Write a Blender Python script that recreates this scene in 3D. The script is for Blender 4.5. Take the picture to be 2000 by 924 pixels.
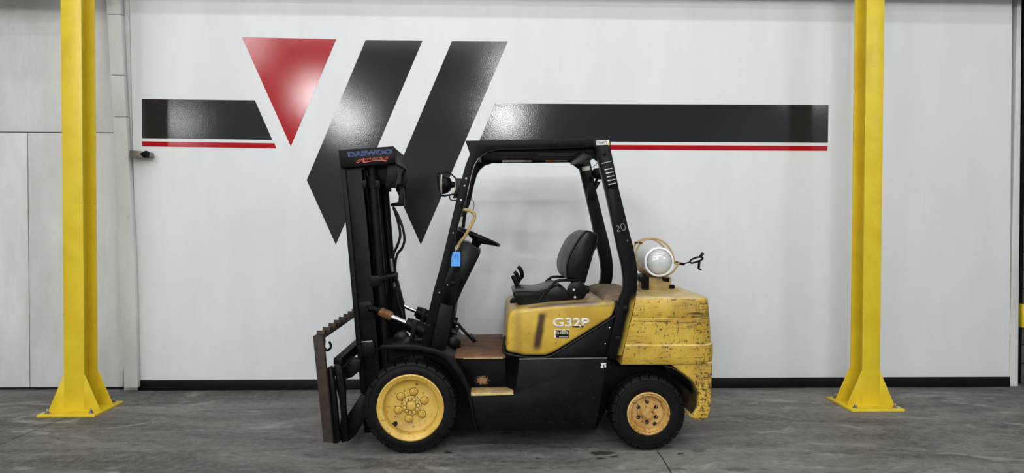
import bpy, bmesh, math, random
from mathutils import Vector, Matrix
random.seed(7)
D = bpy.data
for o in list(D.objects): D.objects.remove(o)
SC = bpy.context.scene
COL = SC.collection

# ------------------------------------------------------------------ camera
F = 1387.0                                   # focal length in pixels of the 2000x924 frame
def _n(v): return v.normalized()
_yw = _n(Vector((-44, 26, F)))               # world +Y (into the back wall) in camera right/up/forward axes
_b = Vector((956, 23, F))
_zw = _n(_b.cross(_yw)); _zw = _zw if _zw.y > 0 else -_zw
_xw = _yw.cross(_zw); _xw = _xw if _xw.x > 0 else -_xw
def ray(x, y):
    c = Vector((x - 1000, 462 - y, F))
    return Vector((c.dot(_xw), c.dot(_yw), c.dot(_zw)))
_r = ray(800, 885.5)
H = -_r.z * 5.17 / _r.y                      # camera height: the front tyre stands on the floor
CAM = Vector((0, 0, H))
def px(x, y, Y):
    """point of the vertical plane at depth Y that is seen at pixel x, y"""
    r = ray(x, y)
    return CAM + r * (Y / r.y)
def ground(x, y):
    r = ray(x, y); return CAM + r * (-H / r.z)
cam = D.objects.new('camera', D.cameras.new('camera')); COL.objects.link(cam)
cam.data.sensor_width = 36; cam.data.lens = 36 * F / 2000; cam.data.clip_start = .05
right = Vector((_xw.x, _yw.x, _zw.x)); up = Vector((_xw.y, _yw.y, _zw.y)); fwd = Vector((_xw.z, _yw.z, _zw.z))
M = Matrix((right, up, -fwd)).transposed().to_4x4(); M.translation = CAM
cam.matrix_world = M
SC.camera = cam

# ------------------------------------------------------------------ light
w = D.worlds.new('world'); SC.world = w; w.use_nodes = True
w.node_tree.nodes['Background'].inputs[0].default_value = (.55, .56, .58, 1)
w.node_tree.nodes['Background'].inputs[1].default_value = .15
vs = SC.view_settings
vs.view_transform = 'Standard'; vs.look = 'None'; vs.gamma = 1; vs.use_curve_mapping = False
vs.exposure = -0.06
CEIL = 6.6
def lamp(x, y, power, sx=1.2, sy=.5, z=6.1, col=(.975, .99, 1)):
    l = D.lights.new('fill_strip', 'AREA'); l.shape = 'RECTANGLE'; l.size = sx; l.size_y = sy
    l.energy = power; l.color = col
    o = D.objects.new('fill_strip', l); COL.objects.link(o); o.location = (x, y, z)
    return o
def globe(x, y, power, z=6.0, r=.6, col=(.975, .99, 1)):
    l = D.lights.new('globe_lamp', 'POINT'); l.energy = power; l.color = col; l.shadow_soft_size = r
    o = D.objects.new('globe_lamp', l); COL.objects.link(o); o.location = (x, y, z)
    return o
for x, y, p, n in ((.2, 4.4, 105, 10.5), (-.5, 1.6, 150, 11), (-.5, -2.2, 360, 11)):       # unseen long strips, added to soften truck shadows and fill the wall
    lamp(x, y, p, n, .3)
for x, y, p in ((-6.0, -3.2, 200), (-6.0, -10.7, 850), (-6.0, -16.3, 1050), (.6, -5.8, 420), (.6, -14.9, 1350), (-13.5, -17, 450), (9.6, -6.5, 420)):
    globe(x, y, p)

# ------------------------------------------------------------------ materials
def srgb(r, g, b):
    f = lambda c: c / 12.92 if c <= .04045 else ((c + .055) / 1.055) ** 2.4
    return (f(r / 255), f(g / 255), f(b / 255), 1)
class NT:
    def __init__(s, name):
        s.m = D.materials.new(name); s.m.use_nodes = True
        s.t = s.m.node_tree; s.b = s.t.nodes['Principled BSDF']
        s.tc = s.t.nodes.new('ShaderNodeTexCoord')
    def l(s, a, b): s.t.links.new(a, b)
    def set(s, sock, v):
        if hasattr(v, 'is_output') or isinstance(v, bpy.types.NodeSocket): s.l(v, sock)
        else: sock.default_value = v
    def math(s, op, a, b=0.0, c=0.0, clamp=False):
        n = s.t.nodes.new('ShaderNodeMath'); n.operation = op; n.use_clamp = clamp
        s.set(n.inputs[0], a); s.set(n.inputs[1], b); s.set(n.inputs[2], c); return n.outputs[0]
    def coords(s, scale=(1, 1, 1), world=False, rot=(0, 0, 0)):
        n = s.t.nodes.new('ShaderNodeMapping'); n.inputs['Scale'].default_value = scale; n.inputs['Rotation'].default_value = rot
        if world:
            g = s.t.nodes.new('ShaderNodeNewGeometry'); s.l(g.outputs['Position'], n.inputs[0])
        else: s.l(s.tc.outputs['Object'], n.inputs[0])
        return n.outputs[0]
    def pos(s):
        g = s.t.nodes.new('ShaderNodeNewGeometry'); x = s.t.nodes.new('ShaderNodeSeparateXYZ'); s.l(g.outputs['Position'], x.inputs[0]); return x.outputs
    def noise(s, vec, scale, detail=4, rough=.55, dist=0):
        n = s.t.nodes.new('ShaderNodeTexNoise'); s.l(vec, n.inputs['Vector'])
        n.inputs['Scale'].default_value = scale; n.inputs['Detail'].default_value = detail
        n.inputs['Roughness'].default_value = rough; n.inputs['Distortion'].default_value = dist
        return n.outputs['Fac']
    def ramp(s, fac, a, b):
        """0 below a, 1 above b (a > b gives the reverse)"""
        n = s.t.nodes.new('ShaderNodeMapRange'); n.interpolation_type = 'SMOOTHSTEP'
        s.set(n.inputs['Value'], fac)
        if a < b: vals = (a, b, 0., 1.)
        else: vals = (b, a, 1., 0.)
        for i, v in enumerate(vals): n.inputs[i + 1].default_value = v
        return n.outputs['Result']
    def mix(s, fac, a, b):
        n = s.t.nodes.new('ShaderNodeMix'); n.data_type = 'RGBA'
        s.set(n.inputs[0], fac); s.set(n.inputs[6], a); s.set(n.inputs[7], b); return n.outputs[2]
    def bump(s, h, strength=.3, dist=.01):
        n = s.t.nodes.new('ShaderNodeBump'); n.inputs['Strength'].default_value = strength; n.inputs['Distance'].default_value = dist
        s.l(h, n.inputs['Height']); s.l(n.outputs[0], s.b.inputs['Normal'])
    def done(s, col, rough=.5, metal=0, spec=.5):
        s.set(s.b.inputs['Base Color'], col); s.set(s.b.inputs['Roughness'], rough)
        s.set(s.b.inputs['Metallic'], metal); s.b.inputs['Specular IOR Level'].default_value = spec
        return s.m
def plain(name, c, rough=.5, metal=0, var=.12, scale=9, spec=.5):
    n = NT(name); f = n.noise(n.coords(), scale)
    d = tuple(v * (1 - var) for v in c[:3]) + (1,); e = tuple(min(1, v * (1 + var)) for v in c[:3]) + (1,)
    return n.done(n.mix(n.ramp(f, .3, .7), d, e), rough, metal, spec)

def m_black(name='worn_black_paint', rust=None):
    n = NT(name); c = n.coords()
    f = n.noise(c, 7); base = n.mix(n.ramp(f, .3, .75), srgb(7, 7, 9), srgb(14, 14, 16))
    sc = n.noise(n.coords((2, 2, 34)), 4, 6, .7); scr = n.ramp(sc, .625, .69)
    spk = n.ramp(n.noise(c, 90, 3), .69, .75)
    col = n.mix(n.math('MULTIPLY', scr, .16), base, srgb(110, 108, 106))
    col = n.mix(n.math('MULTIPLY', spk, .35), col, srgb(130, 128, 122))
    if rust:
        p = n.pos(); r = px(*rust, 5.30)
        d = n.math('SQRT', n.math('ADD', n.math('POWER', n.math('SUBTRACT', p[0], r.x), 2), n.math('POWER', n.math('MULTIPLY', n.math('SUBTRACT', p[2], r.z), 1.5), 2)))
        m = n.ramp(n.math('SUBTRACT', n.noise(n.coords((1, 1, 1), True), 70, 5, .75), n.math('MULTIPLY', d, 5.5)), .22, .36)
        col = n.mix(m, col, srgb(146, 118, 78))
    n.bump(n.noise(c, 60), .06, .004)
    return n.done(col, n.math('MULTIPLY_ADD', f, .25, .28), spec=.13)
def m_yellow(name, c1, c2, chips=.66, world=False, lines=True, dirt=(70, 58, 40), rough=.42, dust=0, rear=False):
    n = NT(name); c = n.coords()
    base = n.mix(n.ramp(n.noise(c, 5), .3, .7), srgb(*c1), srgb(*c2))
    d = n.ramp(n.noise(c, 2.2, 6, .65), .5, .75)
    col = n.mix(n.math('MULTIPLY', d, .35), base, srgb(*dirt))
    ch = n.noise(c, 42, 5, .65)
    if rear:                              # the rear corner of the casting is scraped bare more often
        p = n.pos(); xr = px(1352, 640, 5.19).x
        rm = n.ramp(p[0], xr - .05, xr + .10)
        ch = n.math('ADD', ch, n.math('MULTIPLY', rm, .05))
        lo = n.ramp(p[2], .72, .45); ch = n.math('ADD', ch, n.math('MULTIPLY', n.math('MULTIPLY', rm, lo), .03))
    chip = n.ramp(ch, chips, chips + .05)
    col = n.mix(n.math('MULTIPLY', chip, .85), col, srgb(52, 36, 28))
    if lines:
        for sc, th in (((1.0, 1.0, 24), .60), ((16, 16, 1.6), .64), ((.7, .7, 9), .63)):
            q = n.noise(n.coords(sc), 3.2, 6, .72, .4)
            if rear: q = n.math('ADD', q, n.math('MULTIPLY', rm, .03))
            s_ = n.ramp(q, th, th + .025)
            col = n.mix(n.math('MULTIPLY', s_, .85), col, srgb(58, 42, 28))
        for k, (sc, sz) in enumerate((((1, 1, 14), 1.6), ((14, 14, 1), 1.6), ((2, 2, 9), 2.0))):
            q = n.math('ABSOLUTE', n.math('SUBTRACT', n.noise(n.coords(sc, rot=(.3 * k, .2, .1 * k)), sz, 2, .5), .5))
            s_ = n.math('MULTIPLY', n.ramp(q, .009, .004), n.ramp(n.noise(c, 5 + 2 * k, 2), .50, .58))
            col = n.mix(n.math('MULTIPLY', s_, .8), col, srgb(60, 44, 30))
    if dust:
        g = n.t.nodes.new('ShaderNodeNewGeometry'); z = n.t.nodes.new('ShaderNodeSeparateXYZ'); n.l(g.outputs['Normal'], z.inputs[0])
        m = n.math('MULTIPLY', n.ramp(z.outputs[2], .45, .95), n.ramp(n.noise(c, 8, 5), .25, .55))
        col = n.mix(n.math('MULTIPLY', m, dust), col, srgb(214, 196, 150))
    n.bump(n.noise(c, 30, 5), .10, .006)
    return n, col, rough
def m_wall():
    n = NT('white_wall_panel'); c = n.coords((1, 1, .25), True)
    f = n.noise(c, 1.6, 5, .6)
    col = n.mix(n.ramp(f, .3, .75), srgb(228, 231, 233), srgb(238, 240, 241))
    spk = n.ramp(n.noise(n.coords((1, 1, 1), True), 55, 2), .80, .84)
    col = n.mix(n.math('MULTIPLY', spk, .25), col, srgb(150, 150, 148))
    n.bump(n.noise(n.coords((1, 1, 1), True), 120, 2), .05, .003)
    return n.done(col, .5, spec=.3)
def m_old():
    n = NT('old_white_boards'); c = n.coords((1, 1, 1), True)
    f = n.noise(n.coords((1, 1, .35), True), 3, 6, .65)
    col = n.mix(n.ramp(f, .3, .75), srgb(205, 205, 202), srgb(226, 226, 224))
    spk = n.ramp(n.noise(c, 26, 4, .6), .70, .76)
    col = n.mix(n.math('MULTIPLY', spk, .45), col, srgb(96, 94, 90))
    s2 = n.ramp(n.noise(n.coords((9, 9, 1), True), 3, 6, .7, .8), .69, .72)
    col = n.mix(n.math('MULTIPLY', s2, .4), col, srgb(120, 118, 112))
    n.bump(n.noise(c, 25), .1, .004)
    return n.done(col, .55)
def m_vinyl(name, c, rough=.09):
    n = NT(name); g = n.coords((1, 1, 1), True)
    f = n.noise(g, 2)
    col = n.mix(f, tuple(v * .88 for v in c[:3]) + (1,), tuple(v * 1.1 for v in c[:3]) + (1,))
    n.bump(n.noise(g, 95, 2, .5), .22, .0013)
    return n.done(col, rough, spec=.27)
def m_floor():
    n = NT('worn_concrete'); g = n.coords((1, 1, 1), True)
    a = n.noise(n.coords((.4, 1.3, 1), True, (0, 0, .22)), 1.5, 8, .70, .9)
    b = n.noise(g, 16, 8, .75)
    col = n.mix(n.ramp(a, .36, .64), srgb(78, 75, 71), srgb(126, 123, 118))
    col = n.mix(n.math('MULTIPLY', n.ramp(b, .40, .68), .5), col, srgb(138, 135, 130))
    fine = n.ramp(n.noise(n.coords((.8, 1.8, 1), True, (0, 0, .15)), 9, 9, .82, 1.2), .50, .62)
    col = n.mix(n.math('MULTIPLY', fine, .6), col, srgb(66, 63, 60))
    sc = n.ramp(n.noise(n.coords((.45, 1.0, 1), True, (0, 0, -.35)), 1.7, 9, .76, 2.6), .53, .66)
    col = n.mix(n.math('MULTIPLY', sc, .6), col, srgb(164, 162, 158))
    st = n.ramp(n.noise(n.coords((.6, 1.5, 1), True), 3.0, 5, .65, .5), .64, .68)
    col = n.mix(n.math('MULTIPLY', st, .55), col, srgb(54, 51, 48))
    n.bump(b, .2, .005)
    return n.done(col, n.math('MULTIPLY_ADD', a, .3, .5), spec=.3)
def m_rust(name, c1, c2, c3, sc=18, rough=.8):
    n = NT(name); c = n.coords()
    col = n.mix(n.ramp(n.noise(c, sc, 6, .65), .35, .7), srgb(*c1), srgb(*c2))
    col = n.mix(n.math('MULTIPLY', n.ramp(n.noise(c, sc * 3, 5, .7), .55, .75), .8), col, srgb(*c3))
    n.bump(n.noise(c, 60), .25, .006)
    return n.done(col, rough)
def m_tire():
    n = NT('tire_rubber'); c = n.coords()
    col = n.mix(n.ramp(n.noise(c, 14, 5), .3, .75), srgb(9, 9, 10), srgb(19, 19, 19))
    n.bump(n.noise(c, 80), .12, .004)
    return n.done(col, .5, spec=.15)
def m_hood():
    n, col, r = m_yellow('hood_yellow_paint', (204, 170, 62), (182, 146, 48), .635, lines=False, dust=.35)
    p = n.pos()
    a = px(1060, 612, 5.23); b = px(1047, 688, 5.23)
    k = (a.x - b.x) / (a.z - b.z)
    dx = n.math('ABSOLUTE', n.math('SUBTRACT', p[0], n.math('MULTIPLY_ADD', n.math('SUBTRACT', p[2], b.z), k, b.x)))
    wob = n.math('MULTIPLY', n.noise(n.coords((1, 1, 1), True), 12), .02)
    m = n.ramp(n.math('ADD', dx, wob), .058, .020)
    m = n.math('MULTIPLY', m, n.ramp(p[2], b.z - .02, b.z + .06))
    m = n.math('MULTIPLY', m, n.ramp(p[2], a.z + .02, a.z - .02))
    m = n.math('MULTIPLY', m, n.ramp(p[1], 5.30, 5.26))
    col = n.mix(n.math('MULTIPLY', m, .95), col, srgb(42, 16, 16))
    # brown stain below the seat front and grime on the lid
    e = px(1012, 640, 5.23)
    s2 = n.math('MULTIPLY', n.ramp(n.math('ABSOLUTE', n.math('SUBTRACT', p[0], e.x)), .05, .0), .38)
    col = n.mix(s2, col, srgb(120, 84, 30))
    zt = px(1100, 594, 5.23).z
    top = n.math('MULTIPLY', n.ramp(p[2], zt - .03, zt - .005), n.ramp(n.noise(n.coords((1, 1, 1), True), 9, 6, .7), .35, .6))
    col = n.mix(n.math('MULTIPLY', top, .8), col, srgb(112, 94, 72))
    q0, q1 = px(1030, 603.5, 5.23), px(1170, 593.5, 5.23); kk = (q1.z - q0.z) / (q1.x - q0.x)
    dz = n.math('SUBTRACT', p[2], n.math('MULTIPLY_ADD', n.math('SUBTRACT', p[0], q0.x), kk, q0.z))
    wn = n.math('MULTIPLY', n.math('SUBTRACT', n.noise(n.coords((4, 4, 12), True), 5, 6, .7), .5), .03)
    wm = n.math('MULTIPLY', n.ramp(n.math('ADD', dz, wn), -.003, .004), n.ramp(p[1], 5.33, 5.27))
    wm = n.math('MULTIPLY', wm, n.math('MULTIPLY', n.ramp(p[0], q0.x - .06, q0.x + .06), n.ramp(p[0], q1.x + .05, q1.x - .05)))
    col = n.mix(n.math('MULTIPLY', wm, .85), col, srgb(126, 108, 104))
    return n.done(col, n.math('MULTIPLY_ADD', n.noise(n.coords(), 6), .2, .25), n.math('MULTIPLY', wm, .5))
def m_leg():
    """black pillar with yellow overspray along its rear edge near the foot"""
    n = NT('pillar_paint_with_overspray'); p = n.pos(); c = n.coords()
    base = n.mix(n.ramp(n.noise(c, 7), .3, .75), srgb(7, 7, 9), srgb(14, 14, 16))
    a = px(1243, 580, 5.2); b = px(1215, 694, 5.2); k = (a.x - b.x) / (a.z - b.z)
    d = n.math('SUBTRACT', n.math('MULTIPLY_ADD', n.math('SUBTRACT', p[2], b.z), k, b.x), p[0])
    d = n.math('ADD', d, n.math('MULTIPLY', n.noise(c, 10), .03))
    m = n.math('MULTIPLY', n.ramp(d, .062, .018), n.ramp(p[2], a.z + .02, a.z - .06))
    col = n.mix(n.math('MULTIPLY', m, .8), base, srgb(176, 150, 58))
    n.bump(n.noise(c, 60), .06, .004)
    return n.done(col, .36, spec=.13)

BLK = m_black(); BLKR = m_black('black_paint_with_rust_patch', (942, 743))
_n1, _c1, _r1 = m_yellow('counterweight_yellow_paint', (206, 172, 66), (184, 148, 52), .60, dust=.7, rear=True); YEL = _n1.done(_c1, _r1)
_n1, _c1, _r1 = m_yellow('rim_yellow_paint', (216, 182, 88), (200, 162, 66), .62, lines=False); RIM = _n1.done(_c1, _r1)
_n1, _c1, _r1 = m_yellow('rear_rim_paint', (204, 164, 96), (186, 144, 76), .56, lines=False, dirt=(120, 66, 40)); RIM2 = _n1.done(_c1, _r1)
_n1, _c1, _r1 = m_yellow('safety_yellow_paint', (228, 200, 46), (218, 188, 38), .685, lines=False, dirt=(190, 160, 30), rough=.35); SAFE = _n1.done(_c1, _r1)
_n1, _c1, _r1 = m_yellow('bracket_yellow_paint', (190, 164, 104), (160, 134, 78), .66, lines=False); BRK = _n1.done(_c1, _r1)
HOOD = m_hood(); LEG = m_leg()
WALL = m_wall(); OLD = m_old(); FLOOR = m_floor(); TIRE = m_tire()
V_RED = m_vinyl('red_vinyl', srgb(170, 14, 26)); V_DARK = m_vinyl('charcoal_vinyl', srgb(38, 39, 41))
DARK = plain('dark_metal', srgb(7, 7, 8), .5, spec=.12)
DEEP = plain('dark_gap', srgb(10, 10, 10), .8)
BASEB = plain('black_baseboard_vinyl', srgb(6, 6, 7), .5, spec=.25)
CHROME = plain('chrome_rod', srgb(215, 217, 220), .12, 1, .03)
STEEL = plain('galvanised_steel', srgb(160, 165, 170), .35, 1, .1)
BARE = plain('worn_bare_steel', srgb(130, 126, 118), .4, .8, .2)
RUST = m_rust('rusty_brown_steel', (38, 31, 27), (58, 45, 36), (82, 58, 40))
RUST2 = m_rust('orange_rust', (78, 54, 36), (128, 84, 46), (36, 28, 24), 40)
STEP = m_rust('worn_step_plate', (176, 150, 100), (140, 112, 72), (64, 48, 36), 30)
NOSE = m_rust('worn_nosing_paint', (206, 186, 128), (184, 168, 124), (120, 108, 90), 26, .5)
def m_plate():
    n = NT('rusty_floor_plate'); f = n.noise(n.coords((1.2, 9, 1)), 4, 7, .72, 1.2)
    col = n.mix(n.ramp(f, .32, .68), srgb(62, 50, 42), srgb(136, 96, 60))
    g = n.noise(n.coords((1, 1, 1)), 3); col = n.mix(n.math('MULTIPLY', n.ramp(g, .5, .7), .7), col, srgb(60, 54, 50))
    n.bump(f, .3, .006); return n.done(col, .7)
PLATE = m_plate()
LINING = m_rust('dark_brown_lining', (58, 48, 28), (84, 68, 36), (34, 28, 20), 9)  # dark brown tone for the arch interior and the hub outlines
GRIME = m_rust('grimy_brown_cover', (104, 88, 70), (134, 114, 88), (58, 48, 40), 12)
SEAT = plain('black_seat_vinyl', srgb(8, 8, 10), .27, 0, .25, 12, .22)
SEATG = plain('grey_seat_vinyl', srgb(72, 73, 76), .42, 0, .15, spec=.25)
PLAST = plain('black_plastic', srgb(7, 7, 8), .32, spec=.18)
RUBB = plain('black_hose_rubber', srgb(8, 8, 9), .45, spec=.35)
TANKW = plain('white_tank_paint', srgb(232, 234, 235), .22, 0, .03)
TANKD = plain('pale_tank_dome', srgb(204, 206, 206), .16, .15, .04)
LENS = plain('lamp_lens', srgb(190, 190, 184), .1)
BLUE = plain('blue_tag_paper', srgb(84, 158, 238), .6, 0, .05)
INK = plain('dark_ink', srgb(28, 40, 92), .7)
WHITE = plain('white_decal', srgb(222, 220, 212), .5, 0, .1, 40)
LABEL = plain('aged_label', srgb(196, 192, 176), .55, 0, .2, 30)
ORANGE = plain('orange_label', srgb(224, 128, 48), .5)
LBLUE = plain('pale_blue_decal', srgb(122, 148, 206), .5, 0, .05); NAVY = plain('navy_decal', srgb(24, 32, 78), .5)
SCRIPT = plain('red_script_decal', srgb(190, 78, 54), .5, 0, .15)
BLKD = plain('black_decal', srgb(9, 8, 8), .6, spec=.2)
CHALK = plain('chalk', srgb(168, 166, 162), .8)
CEILM = plain('ceiling_deck', srgb(205, 206, 206), .7, 0, .05, 1)
SHELL = plain('warehouse_wall', srgb(208, 208, 206), .6, 0, .08, 1)

# ------------------------------------------------------------------ mesh helpers
WL = {}
def link(o, parent, c):
    COL.objects.link(o)
    if parent is not None:
        o.parent = parent; o.location = c - WL[parent.name]
    else: o.location = c
    WL[o.name] = Vector(c)
    return o
def obj(name, bm, mat, parent=None, smooth=False, origin=None):
    bmesh.ops.recalc_face_normals(bm, faces=bm.faces[:])
    co = [v.co for v in bm.verts]
    lo = Vector([min(c[i] for c in co) for i in range(3)]); hi = Vector([max(c[i] for c in co) for i in range(3)])
    c = Vector(origin) if origin is not None else Vector(((lo.x + hi.x) / 2, (lo.y + hi.y) / 2, lo.z if parent is None else (lo.z + hi.z) / 2))
    bmesh.ops.translate(bm, verts=bm.verts[:], vec=-c)
    me = D.meshes.new(name); bm.to_mesh(me); bm.free()
    if smooth:
        for p in me.polygons: p.use_smooth = True
        if smooth != 'all':
            try: me.set_sharp_from_angle(angle=math.radians(38))
            except Exception: pass
    me.materials.append(mat)
    return link(D.objects.new(name, me), parent, c)
def empty(name, loc, label, cat):
    o = D.objects.new(name, None); o.empty_display_size = .1
    link(o, None, Vector(loc)); o['label'] = label; o['category'] = cat
    return o
def tag(o, label, cat, group=None):
    o['label'] = label; o['category'] = cat
    if group: o['group'] = group
    return o
def struct(o): o['kind'] = 'structure'; return o
def bevel(bm, w, seg=2, ang=30):
    if w <= 0: return
    es = [e for e in bm.edges if len(e.link_faces) == 2 and e.calc_face_angle(0) > math.radians(ang)]
    if es: bmesh.ops.bevel(bm, geom=es, offset=w, segments=seg, affect='EDGES', profile=.5, clamp_overlap=True)
def add_prism(bm, xz, y0, y1, slant=0):
    a = [bm.verts.new((x, y0, z)) for x, z in xz]; b = [bm.verts.new((x, y1, z)) for x, z in xz]
    bm.faces.new(a); bm.faces.new(b[::-1]); n = len(a)
    for i in range(n): bm.faces.new((a[i], b[i], b[(i + 1) % n], a[(i + 1) % n]))
def XZ(pts, Y): return [(p.x, p.z) for p in (px(x, y, Y) for x, y in pts)]
def prism(name, pts, y0, y1, mat, parent=None, bev=.004, ref=None, seg=2, smooth=True, xz=None, mirror=False):
    bm = bmesh.new(); q = xz or XZ(pts, ref if ref else y0)
    if mirror: y0, y1 = 2 * YC - y0, 2 * YC - y1
    add_prism(bm, q, y0, y1)
    bmesh.ops.recalc_face_normals(bm, faces=bm.faces[:])
    bevel(bm, bev, seg)
    return obj(name, bm, mat, parent, smooth)
def add_box(bm, lo, hi):
    add_prism(bm, [(lo[0], lo[2]), (hi[0], lo[2]), (hi[0], hi[2]), (lo[0], hi[2])], lo[1], hi[1])
def box(name, lo, hi, mat, parent=None, bev=.003):
    bm = bmesh.new(); add_box(bm, lo, hi); bmesh.ops.recalc_face_normals(bm, faces=bm.faces[:]); bevel(bm, bev)
    return obj(name, bm, mat, parent, True)
def add_tube(bm, pts, r, seg=10, closed=False):
    pts = [Vector(p) for p in pts]; n = len(pts); rings = []; prev = None
    for i, p in enumerate(pts):
        if closed: t = pts[(i + 1) % n] - pts[i - 1]
        else: t = pts[min(i + 1, n - 1)] - pts[max(i - 1, 0)]
        t.normalize()
        if prev is None:
            u = t.orthogonal().normalized()
        else:
            u = (prev - t * prev.dot(t)).normalized()
        prev = u; v = t.cross(u)
        rr = r[i] if isinstance(r, (list, tuple)) else r
        rings.append([bm.verts.new(p + (u * math.cos(a) + v * math.sin(a)) * rr) for a in (2 * math.pi * k / seg for k in range(seg))])
    for i in range(n if closed else n - 1):
        A, B = rings[i], rings[(i + 1) % n]
        for k in range(seg): bm.faces.new((A[k], A[(k + 1) % seg], B[(k + 1) % seg], B[k]))
    if not closed:
        bm.faces.new(rings[0][::-1]); bm.faces.new(rings[-1])
def smoothpath(pts, sub=5):
    pts = [Vector(p) for p in pts]; out = []
    P = [2 * pts[0] - pts[1]] + pts + [2 * pts[-1] - pts[-2]]
    for i in range(1, len(P) - 2):
        a, b, c, d = P[i - 1:i + 3]
        for k in range(sub):
            t = k / sub
            out.append(.5 * ((2 * b) + (c - a) * t + (2 * a - 5 * b + 4 * c - d) * t * t + (-a + 3 * b - 3 * c + d) * t ** 3))
    out.append(pts[-1]); return out
def tube(name, pts, r, mat, parent=None, seg=10, curve=0, closed=False):
    bm = bmesh.new()
    if curve: pts = smoothpath(pts, curve)
    add_tube(bm, pts, r, seg, closed); return obj(name, bm, mat, parent, True)
def add_lathe(bm, prof, c, axis='Y', seg=48, sgn=1, caps='both'):
    """prof: (radius, distance along axis); revolved round the axis through c"""
    rings = []
    for r, t in prof:
        ring = []
        for k in range(seg):
            a = 2 * math.pi * k / seg
            if axis == 'Y': p = (c[0] + r * math.cos(a), c[1] + sgn * t, c[2] + r * math.sin(a))
            elif axis == 'X': p = (c[0] + sgn * t, c[1] + r * math.cos(a), c[2] + r * math.sin(a))
            else: p = (c[0] + r * math.cos(a), c[1] + r * math.sin(a), c[2] + sgn * t)
            ring.append(bm.verts.new(p))
        rings.append(ring)
    for A, B in zip(rings, rings[1:]):
        for k in range(seg): bm.faces.new((A[k], A[(k + 1) % seg], B[(k + 1) % seg], B[k]))
    if caps == 'both': bm.faces.new(rings[0])
    if caps in ('both', 'end'): bm.faces.new(rings[-1][::-1])
    if caps == 'loop':
        for k in range(seg): bm.faces.new((rings[-1][k], rings[-1][(k + 1) % seg], rings[0][(k + 1) % seg], rings[0][k]))
def lathe(name, prof, c, mat, parent=None, axis='Y', seg=48, sgn=1, caps='both'):
    bm = bmesh.new(); add_lathe(bm, prof, c, axis, seg, sgn, caps); return obj(name, bm, mat, parent, True)
def lettering(name, body, p0, p1, hpx, Y, mat, parent, outline=0, bold=0, shear=0, depth=.0012, squeeze=1):
    """text set from pixel p0 (left end of the baseline) to p1 (right end), hpx tall, on the plane at depth Y facing the camera side"""
    cu = D.curves.new(name, 'FONT'); cu.body = body; cu.shear = shear; cu.offset = bold
    if outline: cu.fill_mode = 'NONE'; cu.bevel_depth = outline; cu.bevel_resolution = 0
    o = D.objects.new(name, cu); COL.objects.link(o)
    me = D.meshes.new_from_object(o.evaluated_get(bpy.context.evaluated_depsgraph_get()))
    D.objects.remove(o)
    co = [v.co.copy() for v in me.vertices]
    x0, x1 = min(c.x for c in co), max(c.x for c in co); y0, y1 = min(c.y for c in co), max(c.y for c in co)
    A, B = px(*p0, Y), px(*p1, Y); eu = B - A; L = eu.length; eu.normalize(); ev = Vector((-eu.z, 0, eu.x))
    hh = hpx * Y / F
    bm = bmesh.new(); bm.from_mesh(me)
    zs = [c.z for c in co]; zr = (max(zs) - min(zs)) or 1
    for v in bm.verts:
        u = (v.co.x - x0) / (x1 - x0) * L; t = (v.co.y - y0) / (y1 - y0) * hh
        d = (v.co.z - min(zs)) / zr if outline else 0
        v.co = A + eu * u + ev * t + Vector((0, -d * depth, 0))
    if not outline:
        r = bmesh.ops.extrude_face_region(bm, geom=bm.faces[:])
        bmesh.ops.translate(bm, verts=[g for g in r['geom'] if isinstance(g, bmesh.types.BMVert)], vec=(0, -depth, 0))
    return obj(name, bm, mat, parent)
def round2(pts, sub=4):
    n = len(pts); out = []
    for i in range(n):
        a, b, c, d = (Vector(pts[(i + k - 1) % n]) for k in range(4))
        for k in range(sub):
            t = k / sub; v = .5 * ((2 * b) + (c - a) * t + (2 * a - 5 * b + 4 * c - d) * t * t + (-a + 3 * b - 3 * c + d) * t ** 3)
            out.append((v.x, v.y))
    return out
def circ(cx, cy, r, n=20, a0=0, a1=360):
    return [(cx + r * math.cos(math.radians(a0 + (a1 - a0) * k / n)), cy + r * math.sin(math.radians(a0 + (a1 - a0) * k / n))) for k in range(n + (0 if a1 - a0 == 360 else 1))]

# ------------------------------------------------------------------ the setting
YW = 7.17
XL, XR, YB = -16.0, 11.0, -26.0
struct(box('floor', (XL, YB, -.1), (XR, 9.0, 0), FLOOR, bev=0))
struct(box('ceiling', (XL, YB, CEIL), (XR, 9.0, CEIL + .1), CEILM, bev=0))
struct(box('wall_front', (XL, YB - .1, 0), (XR, YB, CEIL), SHELL, bev=0))
struct(box('wall_west', (XL - .1, YB, 0), (XL, 9.0, CEIL), SHELL, bev=0))
struct(box('wall_east', (XR, YB, 0), (XR + .1, 9.0, CEIL), SHELL, bev=0))
def up_to(a, b, z):                       # the point at height z on the line from a to b
    t = (z - a.z) / (b.z - a.z); return a + (b - a) * t
lb, lt = px(270, 760, YW), px(253, 0, YW); rb, rt = px(1971, 752, YW), px(1977, 0, YW)
l0, l1 = up_to(lb, lt, 0), up_to(lb, lt, CEIL); r0, r1 = up_to(rb, rt, 0), up_to(rb, rt, CEIL)
wall_back = struct(prism('wall_back', None, YW, YW + .06, WALL, xz=[(l0.x, 0), (r0.x, 0), (r1.x, CEIL), (l1.x, CEIL)], bev=.002))
hb = px(1000, 739.5, YW).z
bb = prism('baseboard_back', None, YW - .012, YW, BASEB, xz=[(l0.x, 0), (r0.x, 0), (r0.x, hb), (l0.x, hb)], bev=.003); struct(bb)
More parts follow.
